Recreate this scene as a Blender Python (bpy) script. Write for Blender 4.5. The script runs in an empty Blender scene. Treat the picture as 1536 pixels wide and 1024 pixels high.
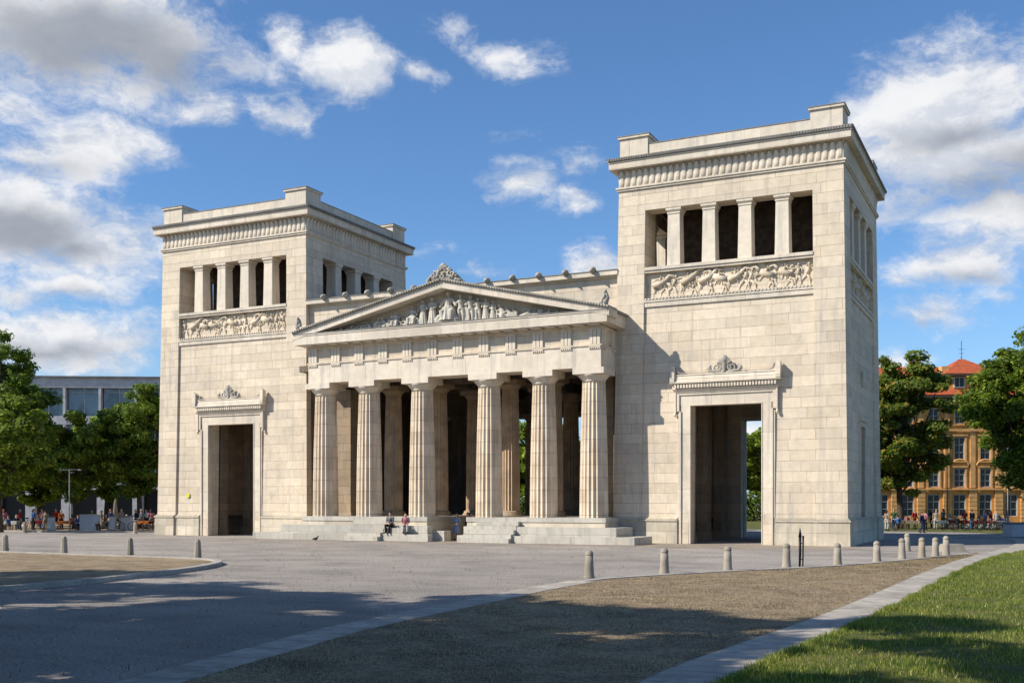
import bpy, math, random
import numpy as np
from mathutils import Vector, Matrix
random.seed(7); RNG = np.random.default_rng(11)
PI = math.pi
sc = bpy.context.scene
col = sc.collection

# ------------------------------------------------------------------ node helpers
class NT:
    def __init__(s, tree): s.t = tree; s.n = tree.nodes; s.l = tree.links
    def new(s, typ, **kw):
        n = s.n.new(typ)
        for k, v in kw.items(): setattr(n, k, v)
        return n
    def put(s, sock, val):
        if val is None: return
        if isinstance(val, bpy.types.NodeSocket): s.l.new(val, sock)
        elif isinstance(val, (tuple, list)) and len(val) == 3 and sock.type == 'RGBA': sock.default_value = (*val, 1)
        else: sock.default_value = val
    def math(s, op, a, b=None, c=None, clamp=False):
        n = s.new('ShaderNodeMath', operation=op); n.use_clamp = clamp
        for i, v in enumerate((a, b, c)): s.put(n.inputs[i], v)
        return n.outputs[0]
    def vmath(s, op, a, b=None):
        n = s.new('ShaderNodeVectorMath', operation=op)
        s.put(n.inputs[0], a); s.put(n.inputs[1], b)
        return n.outputs['Value'] if op in ('LENGTH', 'DOT_PRODUCT') else n.outputs[0]
    def mix(s, fac, a, b, mode='MIX'):
        n = s.new('ShaderNodeMix', data_type='RGBA', blend_type=mode)
        s.put(n.inputs[0], fac); s.put(n.inputs[6], a); s.put(n.inputs[7], b)
        return n.outputs[2]
    def noise(s, vec, scale, detail=4, rough=.55, dist=0):
        n = s.new('ShaderNodeTexNoise'); s.put(n.inputs['Vector'], vec)
        n.inputs['Scale'].default_value = scale; n.inputs['Detail'].default_value = detail
        n.inputs['Roughness'].default_value = rough; n.inputs['Distortion'].default_value = dist
        return n.outputs['Fac']
    def ramp(s, v, lo, hi, smooth=True, a=0, b=1):
        n = s.new('ShaderNodeMapRange'); n.interpolation_type = 'SMOOTHSTEP' if smooth else 'LINEAR'
        s.put(n.inputs[0], v); n.inputs[1].default_value = lo; n.inputs[2].default_value = hi
        n.inputs[3].default_value = a; n.inputs[4].default_value = b
        return n.outputs[0]
    def scale(s, vec, x, y, z):
        return s.vmath('MULTIPLY', vec, (x, y, z))

def newmat(name):
    m = bpy.data.materials.new(name); m.use_nodes = True
    nt = NT(m.node_tree); b = m.node_tree.nodes['Principled BSDF']
    b.inputs['Specular IOR Level'].default_value = .25
    return m, nt, b

def simple(name, colr, rough=.7, metal=0, var=.12, vs=6, bump=0):
    m, nt, b = newmat(name)
    tc = nt.new('ShaderNodeTexCoord').outputs['Object']
    n = nt.noise(tc, vs, 4)
    f = nt.ramp(n, .3, .7, a=1 - var, b=1 + var)
    c = nt.vmath('MULTIPLY', tuple(colr), f)
    nt.l.new(c, b.inputs['Base Color'])
    b.inputs['Roughness'].default_value = rough; b.inputs['Metallic'].default_value = metal
    if bump:
        bp = nt.new('ShaderNodeBump'); bp.inputs['Distance'].default_value = bump
        nt.l.new(nt.noise(tc, vs * 6, 5), bp.inputs['Height']); nt.l.new(bp.outputs[0], b.inputs['Normal'])
    return m

def ashlar(name, c1, c2, mortar, bw=1.38, rh=.575, blocks=True, stain=.5, orange=.35, grey=.4, joint=.010, weather=1.0, zstreak=True, dark=1.0):
    """coursed limestone: per-block tone, thin joints, mineral stains, rain streaks"""
    m, nt, b = newmat(name)
    uv = nt.new('ShaderNodeTexCoord').outputs['UV']
    geo = nt.new('ShaderNodeNewGeometry').outputs['Position']
    base = None
    if blocks:
        wob = nt.noise(geo, .9, 2)
        br = nt.new('ShaderNodeTexBrick'); br.offset = .42; br.offset_frequency = 2; br.squash = 1.25; br.squash_frequency = 3
        nt.put(br.inputs['Vector'], uv); nt.put(br.inputs['Color1'], c1); nt.put(br.inputs['Color2'], c2)
        nt.put(br.inputs['Mortar'], mortar)
        br.inputs['Scale'].default_value = 1; br.inputs['Mortar Size'].default_value = joint
        br.inputs['Mortar Smooth'].default_value = .3; br.inputs['Bias'].default_value = -.15
        br.inputs['Brick Width'].default_value = bw; br.inputs['Row Height'].default_value = rh
        # second, longer-wavelength block tone
        br2 = nt.new('ShaderNodeTexBrick'); br2.offset = .37; br2.offset_frequency = 3; br2.squash = 1.25; br2.squash_frequency = 3
        nt.put(br2.inputs['Vector'], nt.vmath('ADD', uv, (0.31, 0, 0)))
        nt.put(br2.inputs['Color1'], (1.05, 1.04, 1.02)); nt.put(br2.inputs['Color2'], (.78, .80, .84)); nt.put(br2.inputs['Mortar'], (1, 1, 1))
        br2.inputs['Scale'].default_value = 1; br2.inputs['Mortar Size'].default_value = 0
        br2.inputs['Bias'].default_value = -.55
        br2.inputs['Brick Width'].default_value = bw * 2; br2.inputs['Row Height'].default_value = rh
        jm = nt.ramp(nt.noise(geo, .8, 5, .65), .36, .60, a=.1, b=.95)        # joints fade in and out
        plain = nt.mix(.45, c1, c2)
        jf = nt.math('MULTIPLY', br.outputs['Fac'], nt.math('SUBTRACT', 1, jm))
        base = nt.mix(jf, br.outputs['Color'], plain)
        base = nt.vmath('MULTIPLY', base, br2.outputs['Color'])
    else:
        base = nt.mix(nt.ramp(nt.noise(geo, 1.1, 4), .35, .65), c1, c2)
    # broad tonal drift
    drift = nt.ramp(nt.noise(geo, .22, 4, .6), .3, .7, a=1 - .16 * stain, b=1 + .08 * stain)
    base = nt.vmath('MULTIPLY', base, drift)
    # blotches
    bl = nt.ramp(nt.noise(geo, 2.3, 8, .7), .3, .72, a=.90, b=1.06)
    base = nt.vmath('MULTIPLY', base, bl)
    # orange mineral patches
    of = nt.math('MULTIPLY', nt.ramp(nt.noise(nt.scale(geo, 1, 1, .7), .75, 5, .62), .57, .74), orange)
    base = nt.mix(of, base, (.62, .43, .23))
    # vertical grey rain streaks
    if zstreak:
        gs = nt.noise(nt.scale(geo, 2.6, 2.6, .16), 1.0, 5, .6)
        gf = nt.math('MULTIPLY', nt.ramp(gs, .50, .72), grey)
        base = nt.mix(gf, base, (.30, .285, .26))
    # lichen and soot clouds, strongest in scattered spots
    bigs = nt.math('MULTIPLY', nt.ramp(nt.noise(nt.scale(geo, 1, 1, .55), .55, 7, .7, .5), .56, .72), .42 * weather)
    base = nt.mix(bigs, base, (.33, .30, .26))
    # thin run-off lines
    rl = nt.math('MULTIPLY', nt.ramp(nt.noise(nt.scale(geo, 7, 7, .12), 1.0, 4, .6), .60, .70), nt.ramp(nt.noise(geo, .5, 3), .45, .65))
    base = nt.mix(nt.math('MULTIPLY', rl, .75 * grey), base, (.24, .215, .18))
    # replaced paler stones and darker odd ones
    # soot specks
    sp = nt.math('MULTIPLY', nt.ramp(nt.noise(geo, 9, 5, .7), .62, .78), .45 * weather)
    base = nt.mix(sp, base, (.20, .18, .15))
    if dark != 1: base = nt.vmath('MULTIPLY', base, (dark, dark, dark))
    nt.l.new(base, b.inputs['Base Color']); b.inputs['Roughness'].default_value = .88
    bp = nt.new('ShaderNodeBump'); bp.inputs['Distance'].default_value = .02; bp.inputs['Strength'].default_value = .7
    hgt = nt.math('MULTIPLY', nt.noise(geo, 14, 6, .65), .8)
    if blocks: hgt = nt.math('SUBTRACT', hgt, nt.math('MULTIPLY', br.outputs['Fac'], .9))
    nt.l.new(hgt, bp.inputs['Height']); nt.l.new(bp.outputs[0], b.inputs['Normal'])
    return m

M = {}
CR = (.665, .565, .435); CD = (.565, .475, .36); MO = (.30, .235, .165)
M['wall'] = ashlar('limestone_ashlar', CR, CD, MO)
M['trim'] = ashlar('limestone_trim', (.665, .585, .475), (.565, .49, .39), MO, bw=1.9, rh=3.1, stain=.6, orange=.2, grey=.45, joint=.008)
M['plinth'] = ashlar('limestone_plinth', (.60, .525, .41), (.46, .40, .31), MO, bw=1.9, rh=.69, stain=1.4, orange=.45, grey=.75, weather=1.5)
M['grey'] = ashlar('weathered_carving_stone', (.46, .42, .35), (.33, .30, .25), MO, blocks=False, orange=.1, grey=.8, weather=1.8)
M['relief'] = ashlar('relief_stone', (.68, .575, .44), (.52, .43, .31), MO, blocks=False, orange=.35, grey=.5, weather=1.2)
M['coping'] = ashlar('dark_weathered_coping', (.25, .235, .21), (.19, .18, .16), MO, blocks=False, orange=.1, grey=.5)
M['step'] = ashlar('step_stone', (.50, .47, .41), (.38, .355, .31), MO, bw=1.7, rh=.5, orange=.2, grey=.8, weather=2)
M['inner'] = ashlar('hall_stone', (.38, .285, .19), (.28, .21, .14), (.1, .08, .06), orange=.3, grey=.7)  # limestone toned darker to stand for the shaded hall
M['innerdark'] = ashlar('shade_toned_hall_stone', (.16, .125, .09), (.11, .085, .06), (.05, .04, .03), orange=.1, grey=.6)  # same limestone with the deep hall shade put into its colour
M['lining'] = ashlar('passage_stone', (.27, .205, .14), (.20, .15, .10), (.07, .055, .04), orange=.3, grey=.7)  # passage limestone, mid tone with some of the shade mixed in
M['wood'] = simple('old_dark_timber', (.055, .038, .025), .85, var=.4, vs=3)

def column_mat():
    m, nt, b = newmat('column_stone')
    geo = nt.new('ShaderNodeNewGeometry').outputs['Position']
    base = nt.mix(nt.ramp(nt.noise(nt.scale(geo, 1, 1, .4), 1.3, 4), .35, .65), (.72, .60, .45), (.57, .455, .325))
    sep = nt.new('ShaderNodeSeparateXYZ'); nt.l.new(geo, sep.inputs[0])
    z = sep.outputs[2]
    ph = nt.math('FRACT', nt.math('DIVIDE', nt.math('ADD', z, .55), .72))
    jn = nt.math('LESS_THAN', ph, .022)
    drum = nt.new('ShaderNodeTexWhiteNoise', noise_dimensions='2D')
    cmb = nt.new('ShaderNodeCombineXYZ')
    nt.put(cmb.inputs[0], nt.math('FLOOR', nt.math('DIVIDE', sep.outputs[0], 3.4)))
    nt.put(cmb.inputs[1], nt.math('FLOOR', nt.math('DIVIDE', nt.math('ADD', z, .55), .72)))
    nt.l.new(cmb.outputs[0], drum.inputs['Vector'])
    base = nt.vmath('MULTIPLY', base, nt.ramp(drum.outputs[0], 0, 1, False, .91, 1.06))
    st = nt.noise(nt.scale(geo, 5, 5, .3), 1.4, 5, .62)
    base = nt.mix(nt.math('MULTIPLY', nt.ramp(st, .52, .72), .5), base, (.43, .26, .14))
    st2 = nt.noise(nt.scale(geo, 7, 7, .25), 1.1, 5, .6)
    base = nt.mix(nt.math('MULTIPLY', nt.ramp(st2, .58, .74), .5), base, (.25, .215, .175))
    base = nt.mix(nt.math('MULTIPLY', jn, .62), base, (.24, .18, .12))
    nt.l.new(base, b.inputs['Base Color']); b.inputs['Roughness'].default_value = .85
    bp = nt.new('ShaderNodeBump'); bp.inputs['Distance'].default_value = .02
    nt.l.new(nt.math('SUBTRACT', nt.noise(geo, 10, 5), jn), bp.inputs['Height']); nt.l.new(bp.outputs[0], b.inputs['Normal'])
    return m
M['col'] = column_mat()

# ------------------------------------------------------------------ mesh builder
class MB:
    def __init__(s): s.v = []; s.f = []; s.smooth = []; s.uv = None
    def quad(s, pts, sm=False):
        n = len(s.v); s.v += [tuple(p) for p in pts]; s.f.append(tuple(range(n, n + len(pts)))); s.smooth.append(sm)
    def box(s, x0, x1, y0, y1, z0, z1):
        if x0 > x1: x0, x1 = x1, x0
        if y0 > y1: y0, y1 = y1, y0
        n = len(s.v)
        s.v += [(x0, y0, z0), (x1, y0, z0), (x1, y1, z0), (x0, y1, z0), (x0, y0, z1), (x1, y0, z1), (x1, y1, z1), (x0, y1, z1)]
        for q in ((0, 3, 2, 1), (4, 5, 6, 7), (0, 1, 5, 4), (1, 2, 6, 5), (2, 3, 7, 6), (3, 0, 4, 7)):
            s.f.append(tuple(n + i for i in q)); s.smooth.append(False)
        return s
    def frustum(s, x0, x1, y0, y1, z0, z1, dx, dy):
        """box whose top is inset by dx,dy (negative flares out)"""
        n = len(s.v)
        s.v += [(x0, y0, z0), (x1, y0, z0), (x1, y1, z0), (x0, y1, z0), (x0 + dx, y0 + dy, z1), (x1 - dx, y0 + dy, z1), (x1 - dx, y1 - dy, z1), (x0 + dx, y1 - dy, z1)]
        for q in ((0, 3, 2, 1), (4, 5, 6, 7), (0, 1, 5, 4), (1, 2, 6, 5), (2, 3, 7, 6), (3, 0, 4, 7)):
            s.f.append(tuple(n + i for i in q)); s.smooth.append(False)
        return s
    def prism(s, poly, y0, y1, plane='xz'):
        n = len(s.v); k = len(poly)
        for yy in (y0, y1):
            for a, b_ in poly:
                s.v.append({'xz': (a, yy, b_), 'xy': (a, b_, yy), 'yz': (yy, a, b_)}[plane])
        s.f.append(tuple(range(n, n + k))); s.f.append(tuple(range(n + 2 * k - 1, n + k - 1, -1)))
        s.smooth += [False, False]
        for i in range(k):
            j = (i + 1) % k; s.f.append((n + j, n + i, n + k + i, n + k + j)); s.smooth.append(False)
        return s
    def rings(s, rings, sm=True, cap=True):
        n0 = len(s.v); m = len(rings[0])
        for r in rings: s.v += [tuple(p) for p in r]
        for i in range(len(rings) - 1):
            for j in range(m):
                k = (j + 1) % m
                s.f.append((n0 + i * m + j, n0 + i * m + k, n0 + (i + 1) * m + k, n0 + (i + 1) * m + j)); s.smooth.append(sm)
        if cap:
            s.f.append(tuple(n0 + m - 1 - j for j in range(m))); s.f.append(tuple(n0 + (len(rings) - 1) * m + j for j in range(m)))
            s.smooth += [False, False]
        return s
    def lathe(s, prof, cx=0, cy=0, n=16, sm=True, phase=0):
        return s.rings([[(cx + r * math.cos(phase + 2 * PI * j / n), cy + r * math.sin(phase + 2 * PI * j / n), z) for j in range(n)] for r, z in prof], sm)
    def tube(s, pts, rad, n=8, sm=True, flat=1.0):
        pts = [Vector(p) for p in pts]
        if not isinstance(rad, (list, tuple)): rad = [rad] * len(pts)
        rings = []; up = None
        for i, p in enumerate(pts):
            t = (pts[min(i + 1, len(pts) - 1)] - pts[max(i - 1, 0)])
            if t.length < 1e-9: t = Vector((0, 0, 1))
            t.normalize()
            if up is None:
                up = Vector((0, 1, 0)) if abs(t.y) < .9 else Vector((1, 0, 0))
            a = (up - t * up.dot(t)); a.normalize(); b_ = t.cross(a); up = a
            rings.append([p + (a * math.cos(2 * PI * j / n) * flat + b_ * math.sin(2 * PI * j / n)) * rad[i] for j in range(n)])
        return s.rings(rings, sm)
    def ball(s, c, r, n=10, m=7):
        if not isinstance(r, (list, tuple)): r = (r, r, r)
        rings = []
        for i in range(m):
            ph = -PI / 2 + PI * (i + .15) / (m - .7)
            ph = max(-PI / 2 + .05, min(PI / 2 - .05, ph))
            rings.append([(c[0] + r[0] * math.cos(ph) * math.cos(2 * PI * j / n), c[1] + r[1] * math.cos(ph) * math.sin(2 * PI * j / n), c[2] + r[2] * math.sin(ph)) for j in range(n)])
        return s.rings(rings)
    def xf(s, fn, start=0):
        for i in range(start, len(s.v)): s.v[i] = tuple(fn(*s.v[i]))
        return s
    def mesh(s, name, mat):
        me = bpy.data.meshes.new(name); me.from_pydata(s.v, [], s.f); me.materials.append(mat)
        me.polygons.foreach_set('use_smooth', s.smooth)
        me.update()
        if s.uv is None: box_uv(me)
        else:
            l = me.uv_layers.new(name='UVMap'); vi = np.empty(len(me.loops), np.int32); me.loops.foreach_get('vertex_index', vi)
            l.data.foreach_set('uv', np.asarray(s.uv, np.float32)[vi].ravel())
        return me
    def build(s, name, mat, parent=None, label=None, cat=None, group=None, kind=None, loc=None, rz=0):
        me = s.mesh(name, mat); return link(name, me, parent, label, cat, group, kind, loc, rz)

def box_uv(me):
    n = len(me.loops); 
    if n == 0: return
    vi = np.empty(n, np.int32); me.loops.foreach_get('vertex_index', vi)
    co = np.empty(len(me.vertices) * 3, np.float32); me.vertices.foreach_get('co', co); co = co.reshape(-1, 3)
    nm = np.empty(len(me.polygons) * 3, np.float32); me.polygons.foreach_get('normal', nm); nm = np.abs(nm.reshape(-1, 3))
    lt = np.empty(len(me.polygons), np.int32); me.polygons.foreach_get('loop_total', lt)
    nl = np.repeat(nm, lt, axis=0); c = co[vi]
    u = np.where(nl[:, 2] > .75, c[:, 0], np.where(nl[:, 0] > nl[:, 1], c[:, 1] + 3.7, c[:, 0]))
    v = np.where(nl[:, 2] > .75, c[:, 1], c[:, 2])
    l = me.uv_layers.new(name='UVMap'); l.data.foreach_set('uv', np.stack([u, v], 1).astype(np.float32).ravel())

def link(name, data, parent=None, label=None, cat=None, group=None, kind=None, loc=None, rz=0):
    o = bpy.data.objects.new(name, data); col.objects.link(o)
    if parent: o.parent = parent
    if loc is not None: o.location = loc
    if rz: o.rotation_euler = (0, 0, rz)
    if label: o['label'] = label
    if cat: o['category'] = cat
    if group: o['group'] = group
    if kind: o['kind'] = kind
    return o
def thing(name, label, cat, loc=(0, 0, 0), rz=0, group=None): return link(name, None, None, label, cat, group, None, loc, rz)
def dup(root, loc, rz=0, label=None, scale=None):
    r = root.copy(); col.objects.link(r); r.location = loc; r.rotation_euler = (0, 0, rz)
    if label: r['label'] = label
    if scale: r.scale = scale if isinstance(scale, tuple) else (scale,) * 3
    for ch in list(root.children):
        c = ch.copy(); col.objects.link(c); c.parent = r
        for g in ch.children:
            d = g.copy(); col.objects.link(d); d.parent = c
    return r
def remeshed(mb, name, mat, vox, smooth=True):
    me = mb.mesh(name + '_raw', mat); o = bpy.data.objects.new('tmp', me); col.objects.link(o)
    md = o.modifiers.new('r', 'REMESH'); md.mode = 'VOXEL'; md.voxel_size = vox; md.use_smooth_shade = smooth
    sm = o.modifiers.new('s', 'SMOOTH'); sm.factor = .5; sm.iterations = 2
    dg = bpy.context.evaluated_depsgraph_get(); dg.update()
    out = bpy.data.meshes.new_from_object(o.evaluated_get(dg)); out.name = name
    out.materials.clear(); out.materials.append(mat)
    bpy.data.objects.remove(o); bpy.data.meshes.remove(me)
    return out

# camera frame: solved from the photograph's perspective
CAM = Vector((33.42, -59.93, 2.3)); YAW = math.radians(25.95); FPX = 1632.74; HOR = 754.34
FW = Vector((-math.sin(YAW), math.cos(YAW), 0)); RT = Vector((math.cos(YAW), math.sin(YAW), 0))
def street(lat, dist, z=0):
    """position in the street frame: lat metres across the viewing axis, dist metres along it"""
    p = CAM + FW * dist + RT * lat; return Vector((p.x, p.y, z))

# ================================================================== THE GATE
gate = thing('monumental_gate', 'pale limestone classical gate with six fluted columns under a sculpted pediment between two square towers', 'gate')
TW, TD = 12.71, 12.76
def ptower(parent):
    """one tower in its own frame, centre on the ground; walls lean in as they rise"""
    hx, hy = TW / 2, TD / 2; ZN = 20.45
    def taper(x, y, z):
        k = .29 * max(0, 1 - z / ZN)
        return (x * (1 + k / hx), y * (1 + k / hy), z)
    A = 1.63; AY = 1.9; R = .13; T = 1.25
    w = MB()
    # corner piers
    for sx in (-1, 1):
        for sy in (-1, 1):
            w.box(sx * hx, sx * (hx - A), sy * hy, sy * (hy - AY), 0, ZN)
    dw, dz = 2.03, 7.86
    for sy in (-1, 1):     # front and back walls between the piers
        y0, y1 = sy * (hy - R), sy * (hy - T)
        for (a, b_) in ((-(hx - A), -dw), (dw, hx - A)): w.box(a, b_, y0, y1, 0, dz)
        w.box(-(hx - A), hx - A, y0, y1, dz, 13.62)
        w.box(-(hx - A), hx - A, sy * (hy - .30), y1, 13.62, 15.70)
        w.box(-(hx - A), hx - A, sy * hy, sy * (hy - 1.1), 19.2, ZN)
    for sx in (-1, 1):     # side walls
        x0, x1 = sx * (hx - R), sx * (hx - T)
        if sx == w_out:
            nz = 6.75
            for (a, b_) in ((-(hy - AY), -.85), (.85, hy - AY)): w.box(x0, x1, a, b_, 0, nz)
            w.box(sx * (hx - 1.12), x1, -.849, .849, 0, 1.3 if sx > 0 else nz)  # left tower: full-height panel added to keep sun out of the passage
            w.box(x0, x1, -(hy - AY), hy - AY, nz, 13.62)
        else: w.box(x0, x1, -(hy - AY), hy - AY, 0, 13.62)
        w.box(sx * (hx - .30), x1, -(hy - AY), hy - AY, 13.62, 15.70)
        w.box(sx * hx, sx * (hx - 1.1), -(hy - AY), hy - AY, 19.2, ZN)
    w.xf(taper)
    body = w.build('tower', M['wall'], parent)
    # inside: vaults and floors
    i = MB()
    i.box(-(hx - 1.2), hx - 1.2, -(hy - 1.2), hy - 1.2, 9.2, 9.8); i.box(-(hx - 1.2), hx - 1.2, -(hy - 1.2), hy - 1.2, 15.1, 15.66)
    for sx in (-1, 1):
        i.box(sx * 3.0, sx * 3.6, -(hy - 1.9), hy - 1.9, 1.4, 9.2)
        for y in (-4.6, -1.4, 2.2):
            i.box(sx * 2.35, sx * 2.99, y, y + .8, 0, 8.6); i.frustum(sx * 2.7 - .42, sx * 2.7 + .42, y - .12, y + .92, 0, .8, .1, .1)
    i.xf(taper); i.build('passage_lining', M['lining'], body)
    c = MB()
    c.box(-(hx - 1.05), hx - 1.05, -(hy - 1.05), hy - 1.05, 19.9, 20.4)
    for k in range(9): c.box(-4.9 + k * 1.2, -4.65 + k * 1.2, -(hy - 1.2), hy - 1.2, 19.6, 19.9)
    # made-up solid core, added to keep the belfry openings dark
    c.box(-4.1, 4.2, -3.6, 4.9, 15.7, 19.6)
    c.build('ceiling_and_dark_core', M['wood'], body)
    # plinth
    o = .10
    def ring(mb, z0, z1, out, gaps=True):
        g = dw + .62
        for sy in (-1, 1):
            ya, yb = sy * (hy + out), sy * (hy - .02)
            for sx in (PS,):
                mb.box(sx * (hx - A + out * .4), sx * (hx + out), ya, yb, z0, z1)
                mb.box(sx * g, sx * (hx - A + out * .4), sy * (hy + out - R), sy * (hy - R - .02), z0, z1)
        for sx in (PS,):
            mb.box(sx * (hx + out), sx * (hx - .02), -(hy - .02), -(hy - AY - out * .4), z0, z1); mb.box(sx * (hx + out), sx * (hx - .02), hy - .02, hy - AY - out * .4, z0, z1)
            mb.box(sx * (hx + out - R), sx * (hx - R - .02), -(hy - AY - out * .4), hy - AY - out * .4, z0, z1)
    for PS in (-1, 1):
        p = MB(); ring(p, 0, 1.28, .12); ring(p, 1.28, 1.36, .17); ring(p, 1.36, 1.43, .13); ring(p, 1.43, 1.5, .05)
        p.xf(taper); p.build('plinth', M['plinth'], body)
    # belfry pillars: four on front and back, three on the sides
    def pillar(x, y, rot):
        q = MB(); q.frustum(-.39, .39, -.42, .42, 0, 2.98, .045, .05)
        q.box(-.38, .38, -.41, .41, 2.98, 3.06); q.frustum(-.35, .35, -.38, .38, 3.06, 3.19, -.1, -.1); q.box(-.45, .45, -.48, .48, 3.19, 3.32)
        return q.build('pillar', M['trim'], body, loc=(x, y, 15.88), rz=rot)
    ow = (hx - A) * 2; pw = .8; bay = (ow - 4 * pw) / 5
    for sy in (-1, 1):
        for k in range(4): pillar(-ow / 2 + bay * (k + 1) + pw * (k + .5), sy * (hy - .49), 0)
    owy = (hy - AY) * 2; bayy = (owy - 3 * pw) / 4
    for sx in (-1, 1):
        for k in range(3): pillar(sx * (hx - .49), -owy / 2 + bayy * (k + 1) + pw * (k + .5), PI / 2)
    # sill, frieze mouldings
    s_ = MB()
    for sy in (-1, 1):
        e = hx - A - .002
        s_.box(-e, e, sy * (hy + .05), sy * (hy - 1.2), 15.70, 15.88)
        s_.box(-e, e, sy * (hy - .02), sy * (hy - .3), 15.56, 15.70)
        s_.box(-e, e, sy * (hy - .00), sy * (hy - .29), 13.86, 13.98); s_.box(-e, e, sy * (hy - .06), sy * (hy - .3), 13.98, 14.1)
        s_.box(-e, e, sy * (hy - .04), sy * (hy - .31), 13.60, 13.84)
        for k in range(47): s_.box(-e + .05 + k * .2, -e + .15 + k * .2, sy * (hy + .03), sy * (hy - .07), 13.985, 14.09)
    for sx in (-1, 1):
        e = hy - AY - .002
        s_.box(sx * (hx + .05), sx * (hx - 1.2), -e, e, 15.70, 15.88); s_.box(sx * (hx - .02), sx * (hx - .3), -e, e, 15.56, 15.70)
        s_.box(sx * (hx - .0), sx * (hx - .29), -e, e, 13.86, 13.98); s_.box(sx * (hx - .06), sx * (hx - .3), -e, e, 13.98, 14.1)
        s_.box(sx * (hx - .04), sx * (hx - .31), -e, e, 13.6, 13.84)
    s_.xf(taper); s_.build('frieze_moulding', M['trim'], body)
    # cornice
    c = MB()
    def slab(mb, out, z0, z1): mb.box(-(hx + out), hx + out, -(hy + out), hy + out, z0, z1)
    def rim(mb, out, inn, z0, z1):
        mb.box(-(hx + out), hx + out, -(hy + out), -(hy - inn), z0, z1); mb.box(-(hx + out), hx + out, hy - inn, hy + out, z0, z1)
        mb.box(-(hx + out), -(hx - inn), -(hy - inn), hy - inn, z0, z1); mb.box(hx - inn, hx + out, -(hy - inn), hy - inn, z0, z1)
    rim(c, .09, .5, 20.45, 20.56); rim(c, .15, .5, 20.56, 20.66)
    rim(c, .0, .5, 20.66, 21.66)
    rim(c, .46, .5, 21.66, 22.02); rim(c, .50, .5, 22.02, 22.08); rim(c, .53, .5, 22.12, 22.24)
    slab(c, -.45, 20.46, 22.22)
    c.build('cornice', M['trim'], body)
    cd = MB(); rim(cd, .515, .48, 22.08, 22.12); rim(cd, .57, .52, 22.24, 22.28)
    n = 92
    for k in range(n):
        t = -hx - .5 + (TW + 1.0) * (k + .5) / n
        for sy in (-1, 1): cd.box(t - .045, t + .045, sy * (hy + .53), sy * (hy + .60), 22.12, 22.235)
        t = -hy - .5 + (TD + 1.0) * (k + .5) / n
        for sx in (-1, 1): cd.box(sx * (hx + .53), sx * (hx + .60), t - .045, t + .045, 22.12, 22.235)
    cd.build('cornice_beading', M['coping'], body)
    # tongue ornament
    g = MB(); n = 34
    prof = [(-.01, 20.66, .145, .045), (.0, 21.0, .148, .05), (.01, 21.3, .148, .06), (.04, 21.44, .135, .07), (.08, 21.54, .10, .07), (.12, 21.6, .04, .04)]
    for (half, oth, q) in ((hx, hy, 0), (hy, hx, 1)):
        for k in range(n):
            t = -half + 2 * half * (k + .5) / n; wf = 2 * half / n / .345
            for sg in (-1, 1):
                rings = []
                for o_, z, wd_, dp_ in prof:
                    rg = []
                    for j in range(10):
                        an = 2 * PI * j / 10; uu = t + wd_ * wf * .93 * math.cos(an); vv = oth + o_ + dp_ * math.sin(an) * sg * sg
                        rg.append((uu, sg * vv, z) if q == 0 else (sg * vv, uu, z))
                    rings.append(rg)
                g.rings(rings)
                # small dart between two tongues under the soffit
                d0 = t + half / n
                P3 = [(d0 - .06, oth + .02, 21.66), (d0 + .06, oth + .02, 21.66), (d0, oth + .01, 21.42), (d0, oth + .1, 21.66)]
                P3 = [(a_, sg * b_, c_) if q == 0 else (sg * b_, a_, c_) for a_, b_, c_ in P3]
                nn = len(g.v); g.v += P3; g.f += [(nn, nn + 1, nn + 2), (nn, nn + 3, nn + 2), (nn + 1, nn + 3, nn + 2)]; g.smooth += [False] * 3
    g.build('tongue_ornament', M['trim'], body)
    # parapet
    q = MB(); i_ = .12
    def wallring(inn, th, z0, z1, m2):
        X, Y = hx - inn, hy - inn
        m2.box(-X, X, -Y, -Y + th, z0, z1); m2.box(-X, X, Y - th, Y, z0, z1)
        m2.box(-X, -X + th, -Y + th, Y - th, z0, z1); m2.box(X - th, X, -Y + th, Y - th, z0, z1)
    wallring(i_, .5, 22.24, 23.05, q)
    for sx in (-1, 1):
        for sy in (-1, 1):
            q.box(sx * (hx - .05), sx * (hx - 1.75), sy * (hy - .05), sy * (hy - 1.75), 22.24, 23.5)
            q.box(sx * (hx + .05), sx * (hx - 1.85), sy * (hy + .05), sy * (hy - 1.85), 23.5, 23.62)
    q.build('parapet', M['trim'], body)
    q = MB(); wallring(i_ - .03, .56, 23.05, 23.1, q)
    for sx in (-1, 1):
        for sy in (-1, 1): q.box(sx * (hx + .08), sx * (hx - 1.88), sy * (hy + .08), sy * (hy - 1.88), 23.62, 23.67)
    q.build('coping', M['coping'], body)
    # carved battle frieze on each face
    for (half, off, rz) in ((hx - A, hy, 0), (hx - A, hy, PI), (hy - AY, hx, PI / 2), (hy - AY, hx, -PI / 2)):
        f = relief_panel(half, random.randint(0, 999))
        # local y=-off is the face plane
        f.xf(lambda x, y, z: (x, y - off + .30 - .09, z))
        f.build('relief_frieze', M['relief'], body, rz=rz)
    # door surrounds, front and back
    for rz in (0, PI):
        d = door_surround()
        d.build('door_surround', M['trim'], body, loc=(0, -(hy - R + .22) if rz == 0 else hy - R + .22, 0), rz=rz)
        link('door_crest', crestm, body, loc=(0, -(hy - R + .17) if rz == 0 else hy - R + .17, 0), rz=rz)
    # small side doorway frame
    s2 = MB(); X = hx - R + .17
    for a in (-1.15, .85): s2.box(0, .08, a, a + .3, 1.5, 6.75)
    s2.box(0, .08, -1.15, 1.15, 6.75, 7.05); s2.box(0, .2, -1.3, 1.3, 7.05, 7.3)
    s2.box(0, .12, -.25, .25, 9.1, 10.0); s2.ball((.1, 0, 9.6), (.12, .3, .4), 8, 6)
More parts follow.
